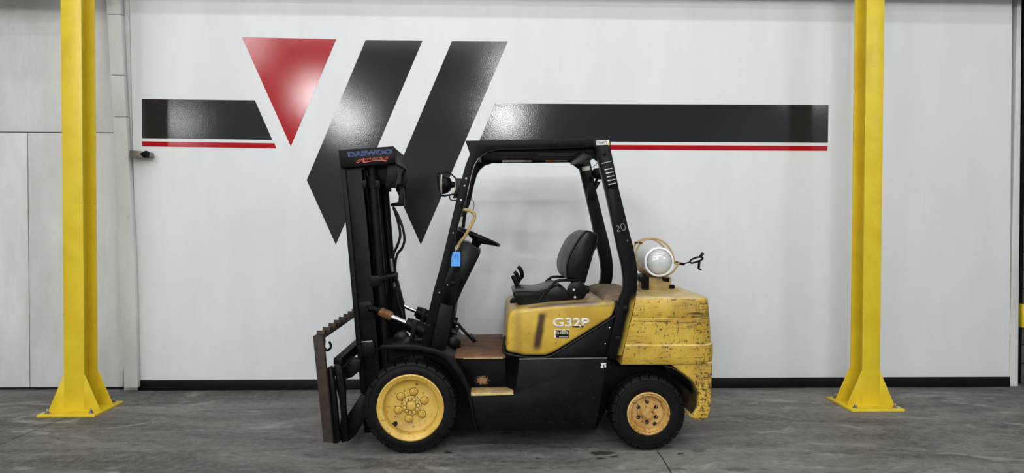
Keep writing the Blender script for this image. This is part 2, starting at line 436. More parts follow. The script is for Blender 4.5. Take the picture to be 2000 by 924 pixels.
# older boarded wall on the left of the panel: separate boards with open joints
YL = 7.20
wl = struct(box('wall_left', (XL, YL + .03, 0), (lb.x - .03, YL + .1, CEIL), DEEP, bev=0))
jz = px(30, 258, YL).z; jx = px(56, 500, YL).x; ex = px(241, 700, YL).x; z0 = .03
g = .004
for lo, hi in (((jx - 1.22, z0), (jx - g, jz - g)), ((jx + g, z0), (ex, jz - g)), ((jx - 2.46, z0), (jx - 1.22 - 2 * g, jz - g)), ((XL, z0), (jx - 2.46 - 2 * g, jz - g)),
               ((jx - 1.9, jz + g), (ex + .0, jz + 2.44)), ((XL, jz + g), (jx - 1.9 - 2 * g, jz + 2.44)), ((XL, jz + 2.45), (ex, CEIL))):
    box('panel', (lo[0], YL, lo[1]), (hi[0], YL + .028, hi[1]), OLD, wl, .002)
prism('grey_strip', None, YL - .012, YL + .03, OLD, wl, .002, xz=[(ex + .01, 0), (l0.x - .012, 0), (l1.x - .012, CEIL), (ex + .01, CEIL)])
# leaning painted post in front of the joint, built of stacked boards
def edge(pts, y):
    for (x0, y0_), (x1, y1_) in zip(pts, pts[1:]):
        if y <= y1_ or (x1, y1_) == pts[-1]: return x0 + (x1 - x0) * (y - y0_) / (y1_ - y0_)
LE = [(203.5, -60), (207, 0), (216, 150), (222, 260), (231, 500), (243, 758)]
RE = [(232, -60), (234.5, 0), (240.5, 130), (248.5, 262), (262, 500), (268.5, 758)]
post = None
post = empty('leaning_post', px(255, 758, 7.12), 'leaning white painted board post covering the joint beside the white panel', 'post')
ys = [-60, 28, 147, 228, 758]
for a, b in zip(ys, ys[1:]):
    a2, b2 = a + .5, b - .5
    mids = [y for y in (130, 150, 260, 500) if a2 < y < b2]
    pts = [(edge(LE, y), y) for y in [a2] + mids + [b2]] + [(edge(RE, y), y) for y in ([a2] + mids + [b2])[::-1]]
    q = XZ(pts, 7.10)
    if b == 758: q = [(x, max(z, .0) if z > .03 else 0.0) for x, z in q]
    prism('board', None, 7.10, 7.165, OLD, post, .003, xz=q)
# steel bracket sticking out between post and panel
br = empty('door_bracket', px(268, 308, 7.08), 'small grey steel latch bracket sticking out beside the leaning post', 'bracket')
prism('arm', [(253, 293), (287, 296), (289, 306), (270, 307), (253.5, 308)], 7.03, 7.17, BARE, br, .004)
prism('tip', [(272, 300), (284, 294), (290, 296), (289, 308), (280, 308)], 7.01, 7.04, DARK, br, .003)
prism('stem', [(253, 296), (256, 296), (256, 306), (253, 306)], 7.07, 7.168, BARE, br, .002)
# right end: pale post, dark masonry behind
pr0, pr1 = px(1973, 745, 7.2).x, px(1987, 745, 7.2).x
struct(prism('trim_1', None, 7.19, 7.30, OLD, xz=[(pr0 - .02, 0), (pr1, 0), (px(1994, 0, 7.2).x, px(1994, 0, 7.2).z), (px(1994, 0, 7.2).x + .03, CEIL), (pr0 + .02, CEIL)], bev=.003))
MAS = m_rust('dark_masonry', (70, 68, 64), (88, 84, 78), (40, 38, 36), 20)
wr = struct(box('wall_right', (pr0, 7.42, 0), (XR, 7.5, CEIL), DEEP, bev=0))
bw, bh = .39, .19
for i in range(0, 9):
    for k in range(0, 22):
        x0 = pr1 - .05 + i * (bw + .01) - (bw / 2 if k % 2 else 0)
        if x0 > pr1 + 1.6: continue
        if 'blk' not in globals():
            blk = box('block', (x0, 7.40, k * (bh + .01)), (x0 + bw, 7.42, k * (bh + .01) + bh), MAS, wr, .004)
        else:
            o = D.objects.new('block', blk.data); link(o, wr, Vector((x0 + bw / 2, 7.41, k * (bh + .01) + bh / 2)))
box('corner_post', (px(1989, 745, 7.3).x, 7.31, 0), (px(1996, 745, 7.3).x, 7.40, CEIL), DARK, wr, .004)
tag(prism('yellow_guard', [(1996.5, 594), (2012, 594), (2012, 640), (1996.5, 640)], 7.26, 7.31, SAFE), 'yellow protective plate on the dark wall past the white panel', 'guard plate')
# unseen headers added above the frame to cast shadow bands on the walls
struct(box('shadow_header_main', (-3.6, 6.9, 3.97), (XR, 7.05, 4.35), SHELL, bev=.005))
struct(box('shadow_header_left', (XL, 6.5, 3.84), (-3.75, 6.72, 4.6), SHELL, bev=.005))

# wall graphic
lg = empty('wall_logo', px(820, 290, YW), 'large red and charcoal emblem with long stripes on the white panel', 'logo')
for nm, pts, m in (('red_triangle', [(472.5, 72.5), (657, 76.5), (568, 286)], V_RED),
                   ('slanted_bar', [(714.3, 78), (825.5, 79), (656, 478), (599, 352)], V_DARK),
                   ('slanted_bar', [(882.6, 80.3), (991.7, 81.3), (822, 478), (766.5, 355)], V_DARK),
                   ('dark_stripe', [(277, 193.5), (498, 196), (532, 273.5), (277.5, 270)], V_DARK),
                   ('red_stripe', [(277.3, 276), (536, 279.8), (539.6, 290), (277.6, 286)], V_RED),
                   ('dark_stripe', [(967, 202.3), (1618, 205), (1617, 279), (936, 275.5)], V_DARK),
                   ('red_stripe', [(933, 282), (1616.5, 285), (1616, 294.7), (929, 291.5)], V_RED)):
    prism(nm, pts, YW - .0015, YW, m, lg, 0, ref=YW)

# ------------------------------------------------------------------ columns
def column(fx0, fx1, ypl, label, plate, bolts_front):
    """plate: pixels of the front edge of the base plate (x0, x1, y)"""
    a, b = ground(plate[0], plate[2]), ground(plate[1], plate[2])
    y0 = (a.y + b.y) / 2; wdt = b.x - a.x; cx = (a.x + b.x) / 2; dep = .48
    yf = y0 + .13; yb = yf + .22; t = .012
    fw = (px(fx1, 500, yf).x - px(fx0, 500, yf).x); cx = (px(fx1, 500, yf).x + px(fx0, 500, yf).x) / 2
    root = empty('steel_column', (cx, (yf + yb) / 2, 0), label, 'column'); root['group'] = 'yellow steel columns'
    box('base_plate', (cx - wdt / 2, y0, 0), (cx + wdt / 2, y0 + dep, .022), SAFE, root, .003)
    zt = .022
    box('web', (cx - .006, yf + t, zt), (cx + .006, yb - t, CEIL), SAFE, root, 0)
    for yy in (yf, yb - t):
        fl = box('flange', (cx - fw / 2, yy, zt), (cx + fw / 2, yy + t, CEIL), SAFE, root, .002)
        wb = .22; zg = .34
        for s in (-1, 1):
            q = [(cx + s * fw / 2, zt), (cx + s * wb, zt), (cx + s * wb, zt + .01), (cx + s * (fw / 2 + .002), zg), (cx + s * fw / 2, zg)]
            prism('gusset', None, yy + .001, yy + t - .001, SAFE, fl, .001, xz=q)
    for s in (-1, 1):
        box('weld', (cx + s * fw / 2 - .004, yf - .003, .16), (cx + s * fw / 2 + .004, yf, .175), SAFE, root, 0)
        box('weld', (cx + s * fw / 2 - .003, yf - .002, .06), (cx + s * fw / 2 + .003, yf, .16), SAFE, root, 0)
    box('weld', (cx - .21, yf - .006, zt), (cx + .21, yf, zt + .006), SAFE, root, 0)
    bm = bmesh.new()
    add_lathe(bm, [(.024, 0), (.024, .004)], (0, 0, 0), 'Z', 16)
    add_lathe(bm, [(.016, .004), (.016, .02)], (0, 0, 0), 'Z', 6)
    add_lathe(bm, [(.009, .02), (.009, .034), (.006, .038)], (0, 0, 0), 'Z', 12)
    first = None
    for sx in (-1, 1):
        for yy in (y0 + .055, y0 + dep - .055):
            c = Vector((cx + sx * (wdt / 2 - .06), yy, zt))
            if first is None:
                first = obj('anchor_bolt', bm, STEEL, root, True, origin=(0, 0, 0))
                first.location = c - WL[root.name]
            else:
                link(D.objects.new('anchor_bolt', first.data), root, c)
    return root
column(122.5, 162.3, 0, 'yellow steel column beside the old boarded wall', (71, 184, 815.5), 0)
column(1687, 1721.5, 0, 'yellow steel column in front of the plain white wall panel', (1665, 1771, 804.5), 0)

# ------------------------------------------------------------------ forklift
YC = 5.76
base = px(1030, 885, 5.76); base = Vector((px(1030, 700, 5.76).x, YC, 0))
FK = empty('forklift', base, 'black and yellow counterbalance forklift without forks parked before the wall', 'forklift')
def mirr(Y): return 2 * YC - Y

# --- wheels
def wheel(name, c, R, rimR, width, rim_mat, front, far=False):
    sg = -1 if far else 1
    c = Vector((c.x, mirr(c.y) if far else c.y, c.z))
    prof = [(rimR - .005, .004), (rimR + .012, 0.0), (rimR + (R - rimR) * .35, -.006 + .004), (R - .05, .002), (R - .026, .006), (R - .012, .030), (R - .010, width / 2),
            (R - .009, width - .04), (R - .016, width - .016), (R - .05, width - .006), (rimR + .012, width), (rimR - .005, width - .004), (rimR - .02, width / 2)]
    bm = bmesh.new(); rings = []
    seg = 64
    for r, t in prof:
        rings.append([bm.verts.new((c.x + r * math.cos(2 * math.pi * k / seg), c.y + sg * t, c.z + r * math.sin(2 * math.pi * k / seg))) for k in range(seg)])
    for i in range(len(rings)):
        A, B = rings[i], rings[(i + 1) % len(rings)]
        for k in range(seg): bm.faces.new((A[k], A[(k + 1) % seg], B[(k + 1) % seg], B[k]))
    T = obj(name, bm, TIRE, FK, True)
    # tread lugs: one shoulder block per lug and side, with open grooves between
    bm = bmesh.new(); n = 26 if front else 24
    for side in (0, 1):
        for k in range(n):
            a0 = 2 * math.pi * (k + (.5 if side else 0)) / n; a1 = a0 + 2 * math.pi / n * .84
            ts = ((R - .030, .001), (R - .012, .005), (R - .001, .022), (R, width * .46)) 
            vs_ = []
            for a in (a0, (a0 + a1) / 2, a1):
                row = []
                for r, t in ts:
                    t2 = width - t if side else t
                    row.append((c.x + r * math.cos(a), c.y + sg * t2, c.z + r * math.sin(a)))
                for r, t in ((R - .02, width * .46), (R - .06, .02)):
                    t2 = width - t if side else t
                    row.append((c.x + r * math.cos(a), c.y + sg * t2, c.z + r * math.sin(a)))
                vs_.append([bm.verts.new(p) for p in row])
            m_ = len(vs_[0])
            for A, B in zip(vs_, vs_[1:]):
                for i in range(m_): bm.faces.new((A[i], A[(i + 1) % m_], B[(i + 1) % m_], B[i]))
            bm.faces.new(vs_[0]); bm.faces.new(vs_[-1][::-1])
    obj('tread', bm, TIRE, T, False)
    if far: return T
    # sidewall ring
    bm = bmesh.new(); add_tube(bm, [(c.x + (R * .80) * math.cos(a), c.y + .003, c.z + R * .80 * math.sin(a)) for a in (2 * math.pi * k / 64 for k in range(64))], .004, 6, True)
    add_tube(bm, [(c.x + (R - .034) * math.cos(a), c.y + .001, c.z + (R - .034) * math.sin(a)) for a in (2 * math.pi * k / 64 for k in range(64))], .003, 6, True)
    obj('sidewall_ring', bm, TIRE, T, True)
    if front:
        d = .07
        prof = [(rimR + .0, .02), (rimR, -.008), (rimR - .008, -.012), (rimR - .018, -.006), (rimR - .040, .006), (rimR - .046, .02), (rimR - .049, d), (rimR - .055, d + .004),
                (.06, d - .002), (.055, d - .002), (.01, d - .002)]
        rim = lathe('rim', prof, c, rim_mat, T, 'Y', 64, caps='end')
        hp = c + Vector((0, d - .002, 0))
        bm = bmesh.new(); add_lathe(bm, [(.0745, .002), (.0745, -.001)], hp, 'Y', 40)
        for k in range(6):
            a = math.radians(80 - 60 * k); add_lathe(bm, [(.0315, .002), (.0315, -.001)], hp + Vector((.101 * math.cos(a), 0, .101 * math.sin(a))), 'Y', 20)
        obj('hub_outline', bm, LINING, T, True)  # dark discs that outline the hub and the wheel nuts
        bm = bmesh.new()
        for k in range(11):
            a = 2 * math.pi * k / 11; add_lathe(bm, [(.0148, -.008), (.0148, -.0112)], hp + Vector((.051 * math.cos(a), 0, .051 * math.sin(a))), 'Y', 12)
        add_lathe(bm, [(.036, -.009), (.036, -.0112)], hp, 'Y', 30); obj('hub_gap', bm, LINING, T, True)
        bm = bmesh.new()
        add_lathe(bm, [(.071, .0), (.071, -.007), (.067, -.010), (.034, -.010), (.032, -.014), (.028, -.016), (.005, -.016)], hp, 'Y', 40)
        for k in range(11):
            a = 2 * math.pi * k / 11
            add_lathe(bm, [(.012, -.010), (.012, -.016), (.009, -.018)], hp + Vector((.051 * math.cos(a), 0, .051 * math.sin(a))), 'Y', 10)
        obj('hub', bm, rim_mat, T, True)
        bm = bmesh.new(); o0 = Vector((0, 0, 0))
        add_lathe(bm, [(.028, 0), (.028, -.004), (.025, -.007)], o0, 'Y', 18); add_lathe(bm, [(.0215, -.004), (.0215, -.020), (.018, -.025)], o0, 'Y', 6)
        add_lathe(bm, [(.0105, -.02), (.0105, -.036), (.007, -.040)], o0, 'Y', 12)
        first = None
        for k in range(6):
            a = math.radians(80 - 60 * k); p = hp + Vector((.101 * math.cos(a), 0, .101 * math.sin(a)))
            if first is None:
                first = obj('wheel_nut', bm, rim_mat, T, True, origin=(0, 0, 0)); first.location = p - WL[T.name]
            else: link(D.objects.new('wheel_nut', first.data), T, p)
        a = math.radians(229); p = hp + Vector((.178 * math.cos(a), 0, .178 * math.sin(a)))
        bm = bmesh.new(); q = []
        dirv = Vector((math.cos(a), 0, math.sin(a))); tv = Vector((-math.sin(a), 0, math.cos(a)))
        for s in (-1, 1):
            pass
        pts = [p + tv * .017 * math.cos(t) - dirv * .017 * math.sin(t) for t in (math.pi * k / 8 for k in range(9))] + [p - tv * .017 + dirv * .016, p + tv * .017 + dirv * .016]
        add_prism(bm, [(v.x, v.z) for v in pts], p.y - .004, p.y + .002); obj('valve_hole', bm, DEEP, T)
    else:
        d = .045
        prof = [(rimR, .02), (rimR, -.005), (rimR - .010, -.009), (rimR - .018, .004), (rimR - .026, -.001), (rimR - .032, .008), (rimR - .040, .022), (rimR - .044, d), (.06, d + .006), (.01, d + .006)]
        lathe('rim', prof, c, rim_mat, T, 'Y', 56, caps='end')
        hp = c + Vector((0, d, 0))
        lathe('hub', [(.058, .01), (.058, .0), (.054, -.004), (.050, -.03), (.046, -.036), (.043, -.036), (.040, -.030), (.036, -.040), (.005, -.042)], hp, rim_mat, T, 'Y', 36)
        for k in range(6):
            a = math.radians(90 + 60 * k); p = hp + Vector((.076 * math.cos(a), 0, .076 * math.sin(a)))
            bm = bmesh.new(); add_lathe(bm, [(.0145, .01), (.0145, -.002), (.010, -.002), (.009, .004)], p, 'Y', 14); obj('wheel_nut', bm, DEEP, T, True)
        a = math.radians(-57); p = hp + Vector((.108 * math.cos(a), 0, .108 * math.sin(a)))
        bm = bmesh.new(); add_lathe(bm, [(.016, .01), (.016, -.002)], p, 'Y', 12); obj('valve_hole', bm, DEEP, T)
    return T
fc = px(801.5, 796.5, 5.145); R1 = fc.z
wheel('front_wheel', fc, R1, .2435, .25, RIM, True); wheel('front_wheel', fc, R1, .2435, .25, RIM, True, True)
rc = px(1266.5, 808, 5.18); R2 = rc.z
wheel('rear_wheel', rc, R2, .160, .19, RIM2, False); wheel('rear_wheel', rc, R2, .160, .19, RIM2, False, True)

# --- chassis
CH = prism('chassis', [(728, 700), (890, 690), (1190, 702), (1210, 714), (1300, 714), (1310, 775), (1190, 790), (1165, 838), (760, 838), (735, 800)], 5.46, mirr(5.46), DARK, FK, .01)
lathe('drive_axle', [(.11, 0), (.11, mirr(5.38) - 5.38)], Vector((fc.x, 5.38, fc.z)), DARK, CH, 'Y', 24)
lathe('steer_axle', [(.07, 0), (.07, mirr(5.36) - 5.36)], Vector((rc.x, 5.36, rc.z)), DARK, CH, 'Y', 20)
SIDE = [(1014, 702), (1186, 699.7), (1181, 744.5), (1170, 799), (1162, 840), (934, 842), (929, 824), (918.5, 775), (1003, 773), (1007, 764)]
for mi in (False, True):
    sp = prism('side_panel', SIDE, 5.16, 5.46, BLK, FK, .006, mirror=mi)
    st = prism('step', [(919.5, 766), (1003, 765), (1003, 772), (919.7, 774)], 5.15, 5.31, STEP, FK, .003, mirror=mi)
    prism('step_riser', [(886, 700), (1012, 701), (1010, 770), (918, 770), (905, 729)], 5.30, 5.45, BLKR if not mi else BLK, FK, .003, mirror=mi)
    pts = [px(1014, 702.5, 5.17), px(986, 699, 5.30), px(988, 759, 5.30), px(1007, 768, 5.17)]
    if mi: pts = [Vector((p.x, mirr(p.y), p.z)) for p in pts]
    bm = bmesh.new(); a = [bm.verts.new(p) for p in pts]; b = [bm.verts.new(p + Vector((.02, 0, 0))) for p in pts]
    bm.faces.new(a); bm.faces.new(b[::-1])
    for i in range(4): bm.faces.new((a[i], b[i], b[(i + 1) % 4], a[(i + 1) % 4]))
    obj('step_cheek', bm, BLK, FK)
    # worn bright edges
    if not mi:
        prism('worn_edge', [(1014, 700.8), (1186, 698.6), (1186, 700.4), (1014, 703)], 5.158, 5.17, BARE, sp, .0005)
        prism('step_nosing', [(919.5, 768.5), (1003, 767.2), (1003, 771.8), (919.7, 773.6)], 5.145, 5.151, NOSE, st, .001)
        prism('paint_mark', [(1173, 709), (1184, 709), (1184, 711.5), (1178, 712), (1179, 719), (1173, 718.5), (1173.5, 715.5), (1175.5, 715)], 5.1588, 5.160, WHITE, sp, 0)
        prism('paint_mark', [(1180, 713.5), (1183.5, 713), (1184, 717.5), (1181, 718)], 5.1588, 5.160, WHITE, sp, 0)
fl = prism('floor_plate', [(887, 696.5), (987, 695.5), (987, 700), (887, 701)], 5.24, mirr(5.24), PLATE, FK, .004)
prism('worn_edge', [(905, 698.6), (982, 697.6), (982, 701), (905, 701.5)], 5.236, 5.24, STEP, fl, .0005)
bm = bmesh.new()
for k in range(6):
    yy = 5.32 + k * .15; q = XZ([(890, 695.8), (985, 694.8), (985, 697), (890, 698)], 5.24); add_prism(bm, q, yy, yy + .03)
obj('floor_rib', bm, PLATE, fl)

# --- fenders
top = [(738, 680.5), (747, 674), (796, 672.5), (820, 675.5), (846, 680.5), (868, 688.5), (887, 703), (904.7, 729), (917.7, 759.7), (927, 819), (935, 846)]
inn = [(931, 846), (922, 819), (911.5, 764), (896, 735), (880, 712.5), (862, 697), (840, 688.5), (818, 684), (796, 682), (739, 682.5)]
for mi in (False, True):
    fe = prism('front_fender', top + inn, 5.13, 5.46, BLK, FK, .003, mirror=mi)
    prism('inner_fender', [(742, 681), (820, 684), (866, 700), (896, 735), (912, 764), (932, 842), (742, 842)], 5.44, 5.47, DARK, FK, 0, mirror=mi)

# --- hood, side covers
hood = [(988, 687), (992, 622), (996, 611), (1004, 604), (1030, 602.5), (1080, 596), (1160, 590), (1203, 588), (1203, 600), (1195, 620), (1122, 664.5), (1083, 688.5), (1066, 695), (1025, 695)]
HD = prism('hood', hood, 5.23, mirr(5.23), HOOD, FK, .028, seg=4)
for mi in (False, True):
    y = mirr(5.224) if mi else 5.224
    trim = [px(*p, 5.224) for p in [(986, 656), (984.8, 668), (983, 686), (990, 691), (1024, 698), (1066, 698), (1084, 691.5), (1123, 667), (1197, 621), (1203, 610), (1205.5, 595), (1203, 587)]]
    tube('hood_gasket', [Vector((p.x, y, p.z)) for p in smoothpath(trim if not mi else trim[3:], 3)], .0085, RUBB, HD, 8)
prism('hood_latch', [(996, 589), (1001, 583), (1008, 582), (1008, 592), (997, 593)], 5.28, 5.34, DARK, HD, .004)
for mi in (False, True):
    cv = prism('side_cover', [(1199, 621), (1187, 698), (1066, 699), (1085, 690), (1123, 666)], 5.226, 5.27, BLK, FK, .003, mirror=mi)
    if not mi:
        for x, y in ((1190.5, 640), (1182, 672), (1187.5, 684)):
            p = px(x, y, 5.225); lathe('rivet', [(.007, .003), (.006, -.003), (.002, -.005)], p, CHROME, cv, 'Y', 10)
lettering('model_lettering', 'G32P', (1079.5, 639.3), (1151.5, 639.3), 18.5, 5.229, WHITE, HD, bold=.032)
prism('letter_shadow', [(1119, 636.7), (1132, 636.7), (1132, 639.6), (1117.5, 639.6)], 5.2262, 5.229, BLKD, HD, 0)
prism('letter_shadow', [(1135.5, 636.7), (1140, 636.7), (1140, 639.6), (1135.5, 639.6)], 5.2262, 5.229, BLKD, HD, 0)
stk = prism('dealer_sticker', [(1082.5, 644), (1111.5, 644), (1111.5, 660.2), (1082.5, 660.2)], 5.2285, 5.23, WHITE, HD, 0)
prism('sticker_field', [(1084.5, 645), (1111, 645), (1111, 659.8), (1085.5, 659.8), (1087, 656), (1085, 652), (1087, 648)], 5.2278, 5.2286, BLKD, HD, 0)
lettering('sticker_lettering', 'pdb', (1084.5, 655.3), (1109.5, 655.3), 10.2, 5.2276, LABEL, HD, bold=.01)
prism('sticker_line', [(1092, 657.2), (1109, 657.2), (1109, 658.4), (1092, 658.4)], 5.2272, 5.2279, LABEL, HD, 0)
# grimy radiator cover behind the seat
prism('radiator_cover', [(1176, 589), (1182, 577), (1196, 573), (1246, 573), (1246, 600), (1180, 600)], 5.32, mirr(5.32), GRIME, FK, .02, seg=3)

# --- counterweight
def cw():
    bm = bmesh.new(); Y0 = 5.19
    lev = [(713, 1213.5, 1387, .010), (710, 1214, 1389.5, 0), (695, 1216.5, 1391, -.004), (676, 1221, 1390.5, -.004), (673.5, 1221.5, 1388, .010), (650, 1227, 1387, .008), (623, 1234, 1385.5, .008), (622, 1234.2, 1384.9, .011), (621, 1234.4, 1385.2, .009), (604, 1238.5, 1383.9, .011),
           (590, 1242, 1382.8, .016)]
    rings = []
    def ring(z, xf, xr, d, r):
        out = []
        y0, y1 = Y0 + d, mirr(Y0 + d)
        def arc(cx, cy, a0, a1): return [(cx + r * math.cos(math.radians(a0 + (a1 - a0) * k / 8)), cy + r * math.sin(math.radians(a0 + (a1 - a0) * k / 8))) for k in range(9)]
        pts = [(xf, y0)] + [(xf + (xr - r - xf) * k / 4, y0) for k in (1, 2, 3)] + arc(xr - r, y0 + r, -90, 0) + arc(xr - r, y1 - r, 0, 90) + [(xf + (xr - r - xf) * k / 4, y1) for k in (3, 2, 1)] + [(xf, y1)]
        return [bm.verts.new((x, y, z)) for x, y in pts]
    for y, a, b, d in lev:
        A = px(a, y, 5.19); B = px(b, y, 5.33); rings.append(ring(A.z, A.x, B.x, d, .15))
    A = px(1243, 588, 5.19); B = px(1382.5, 588, 5.33); zt = px(1300, 557.5, 6.18).z; z0 = A.z
    for t in (20, 40, 60, 78, 90):
        s, c_ = math.sin(math.radians(t)), math.cos(math.radians(t)); R = .06
        rings.append(ring(z0 + (zt - z0) * s, A.x, B.x - R * (1 - c_), .018 + R * (1 - c_), .15))
    for P, Q in zip(rings, rings[1:]):
        n = len(P)
        for k in range(n): bm.faces.new((P[k], P[(k + 1) % n], Q[(k + 1) % n], Q[k]))
    bm.faces.new(rings[0][::-1]); bm.faces.new(rings[-1])
    return obj('counterweight', bm, YEL, FK, True)
CW = cw()
tail = [(1306, 709), (1389, 706), (1389, 720), (1387, 781), (1384.5, 799), (1380, 815), (1374, 819), (1361.6, 819.5), (1343, 812), (1352, 806), (1360, 792), (1361, 765), (1353, 746), (1336, 731), (1325, 724)]
prism('counterweight_tail', tail, 5.215, mirr(5.215), YEL, CW, .018, seg=3, ref=5.25)
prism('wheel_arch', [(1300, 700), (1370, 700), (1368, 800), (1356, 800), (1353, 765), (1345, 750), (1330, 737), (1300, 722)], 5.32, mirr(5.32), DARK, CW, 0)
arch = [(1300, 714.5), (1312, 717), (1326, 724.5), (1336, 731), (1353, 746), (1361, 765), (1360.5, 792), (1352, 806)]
prism('arch_lining', arch + [(x - 2.2, y + 1.2) for x, y in arch[::-1]], 5.24, mirr(5.24), LINING, CW, 0, ref=5.25)  # thin dark brown sheet laid over the yellow arch surface
ztop = px(1300, 557.5, 6.18).z
# vertical joint between the pillar and the casting
# --- overhead guard
g_front = [(909, 274.8), (1160, 270.6), (1160, 287), (1031, 290), (975, 291), (958, 294), (945, 300), (934, 309.5), (926.5, 322), (920, 343.5), (912.5, 380), (894.5, 440), (866, 560), (838, 679.5), (822, 675.5), (846, 570), (863, 510), (879.5, 440), (896, 371), (908, 326), (913.5, 311), (918, 301)]
g_rear = [(1158, 269.5), (1188, 270.3), (1192.8, 275), (1193, 291), (1208, 364.7), (1227, 443), (1236.5, 480), (1243, 511), (1246, 534), (1245.5, 560), (1241, 586), (1226, 651), (1215.5, 695), (1185, 696), (1200, 630), (1211, 587), (1218, 566), (1219, 548), (1216, 521), (1207, 483.6), (1200.3, 450), (1183, 371), (1163.5, 289), (1158, 286)]
GD = prism('guard_frame', g_front, 5.20, 5.28, BLK, FK, .006)
GR = prism('guard_pillar', g_rear, 5.195, 5.275, LEG, FK, .006)
prism('guard_frame', g_front, 5.20, 5.28, BLK, FK, .006, mirror=True)
GRF = prism('guard_pillar', g_rear, 5.195, 5.275, BLK, FK, .006, mirror=True)
prism('worn_edge', [(912, 380), (920, 343), (926, 321.5), (934, 309), (935, 309.6), (927, 322), (921, 343), (913, 380.5)], 5.199, 5.205, BARE, GD, 0)
zt0 = px(1000, 276, 5.2).z; zb0 = px(1000, 289, 5.2).z
xa, xb = px(925, 280, 5.2).x, px(1165, 280, 5.2).x
for k in range(9):
    yy = 5.345 + k * (mirr(5.345) - 5.345) / 8
    box('roof_bar', (xa, yy - .009, zb0 - .002), (xb, yy + .009, zt0 - .012), BLK, FK, .002)
box('roof_crossbar', (px(918, 280, 5.2).x, 5.27, zb0 - .03), (px(938, 280, 5.2).x, mirr(5.27), zt0 - .005), BLK, FK, .01)
box('roof_crossbar', (px(1040, 280, 5.2).x, 5.27, zb0 + .01), (px(1052, 280, 5.2).x, mirr(5.27), zb0 + .03), BLK, FK, .003)
box('roof_crossbar', (px(1145, 280, 5.2).x, 5.27, zb0 - .035), (px(1178, 280, 5.2).x, mirr(5.27), zt0 - .005), BLK, FK, .01)
for s in (0, 1):
    y = 5.28 if not s else mirr(5.28)
    prism('roof_gusset', [(1128, 287), (1165, 287), (1170, 318)], y, y + (.02 if not s else -.02), BLK, FK, .002, ref=5.28)
for mi in (False, True):
    prism('roof_side_plate', [(948, 290), (1140, 286), (1158, 286), (1158, 296), (1140, 294), (962, 296), (950, 300)], 5.282, 5.296, BLK, FK, .002, ref=5.2, mirror=mi)
# labels on the inner face of the far roof beam
yi = mirr(5.297) - .0015
bx = prism('warning_label', [(981, 310.5), (1038, 310), (1038, 316.6), (981, 317.2)], yi, yi + .002, LABEL, FK, 0)
prism('warning_label', [(1066, 308.8), (1120, 308), (1120, 314.8), (1066, 315.6)], yi, yi + .002, LABEL, FK, 0)
prism('warning_label', [(1065.5, 309), (1082, 308.7), (1082, 315.3), (1065.5, 315.7)], yi - .001, yi, ORANGE, FK, 0)['label'] = 'orange warning block'
# stock-number sticker, vent grille, bolts, chalk number on the near pillar
stn = prism('stock_sticker', [(1164.5, 274.5), (1190, 273.2), (1190.5, 282.6), (1165, 283.5)], 5.1938, 5.1955, WHITE, GR, 0)
lettering('sticker_lettering', '106079', (1167, 282), (1186.5, 281.2), 6, 5.1935, BLKD, GR)
bm = bmesh.new(); add_lathe(bm, [(.009, .001), (.009, -.001)], px(1189, 281.5, 5.193), 'Y', 14); obj('yellow_dot', bm, SAFE, GR)
vp = prism('vent_plate', [(1176.5, 322), (1198, 317.5), (1208.5, 367), (1187, 370.5)], 5.190, 5.196, BLK, GR, .001)
for k in range(5):
    cx, cy = 1182.7 + k * 1.9, 329 + k * 7.2
    prism('vent_slot', [(cx - 2.7, cy - 1.3), (cx + 12.5, cy - 4.6), (cx + 13.4, cy - 1.0), (cx - 1.8, cy + 2.4)], 5.1893, 5.191, DEEP, GR, 0)
    prism('vent_slat', [(cx - 1.7, cy + 2.0), (cx + 13.4, cy - 1.3), (cx + 13.8, cy + .6), (cx - 1.3, cy + 3.9)], 5.186, 5.190, STEEL, GR, .0006)
prism('worn_edge', [(1175, 318.8), (1194, 314.2), (1194.3, 315.4), (1175.3, 320)], 5.1935, 5.1955, STEEL, GR, 0)
for x, y, r, m in ((1180, 301, .014, BLK), (1222, 603, .022, BLK), (1207.5, 662, .022, BLK), (1225, 470, .006, CHROME)):
    p = px(x, y, 5.195); lathe('bolt', [(r, .003), (r, -.004), (r * .7, -.007), (r * .2, -.007)], p, m, GR, 'Y', 18)
for x, y in ((910.5, 349), (907.3, 363.3), (900.3, 391.5)):
    p = px(x, y, 5.20); lathe('bolt', [(.009, .003), (.009, -.003), (.005, -.006)], p, STEEL, GD, 'Y', 12)
for x, y in ((858, 572), (885, 455), (838, 637)):
    p = px(x, y, 5.20); lathe('bolt', [(.014 if y > 600 else .006, .003), (.014 if y > 600 else .006, -.003), (.004, -.005)], p, BLK if y > 600 else STEEL, GD, 'Y', 12)
two = [(1203.6, 442.3), (1207, 441), (1209.3, 444), (1208.3, 447.5), (1206, 450), (1206.3, 452.3), (1208.5, 452.3), (1210.5, 450)]
oh = [(1217 + 4.2 * math.cos(t) * 1 + 1.2 * math.sin(t), 443.5 + 6.6 * math.sin(t)) for t in (2 * math.pi * k / 16 for k in range(16))]
tube('chalk_number', [px(*p, 5.1945) for p in two], .0016, CHALK, GR, 6, 4)
tube('chalk_number', [px(*p, 5.1945) for p in oh], .0016, CHALK, GR, 6, 0, True)
# gusset on the foot of the near and far front legs
for mi in (False, True):
    prism('leg_gusset', [(856, 592), (883, 599), (877, 650), (870, 689), (836, 682)], 5.23, 5.27, BLK, FK, .003, mirror=mi)
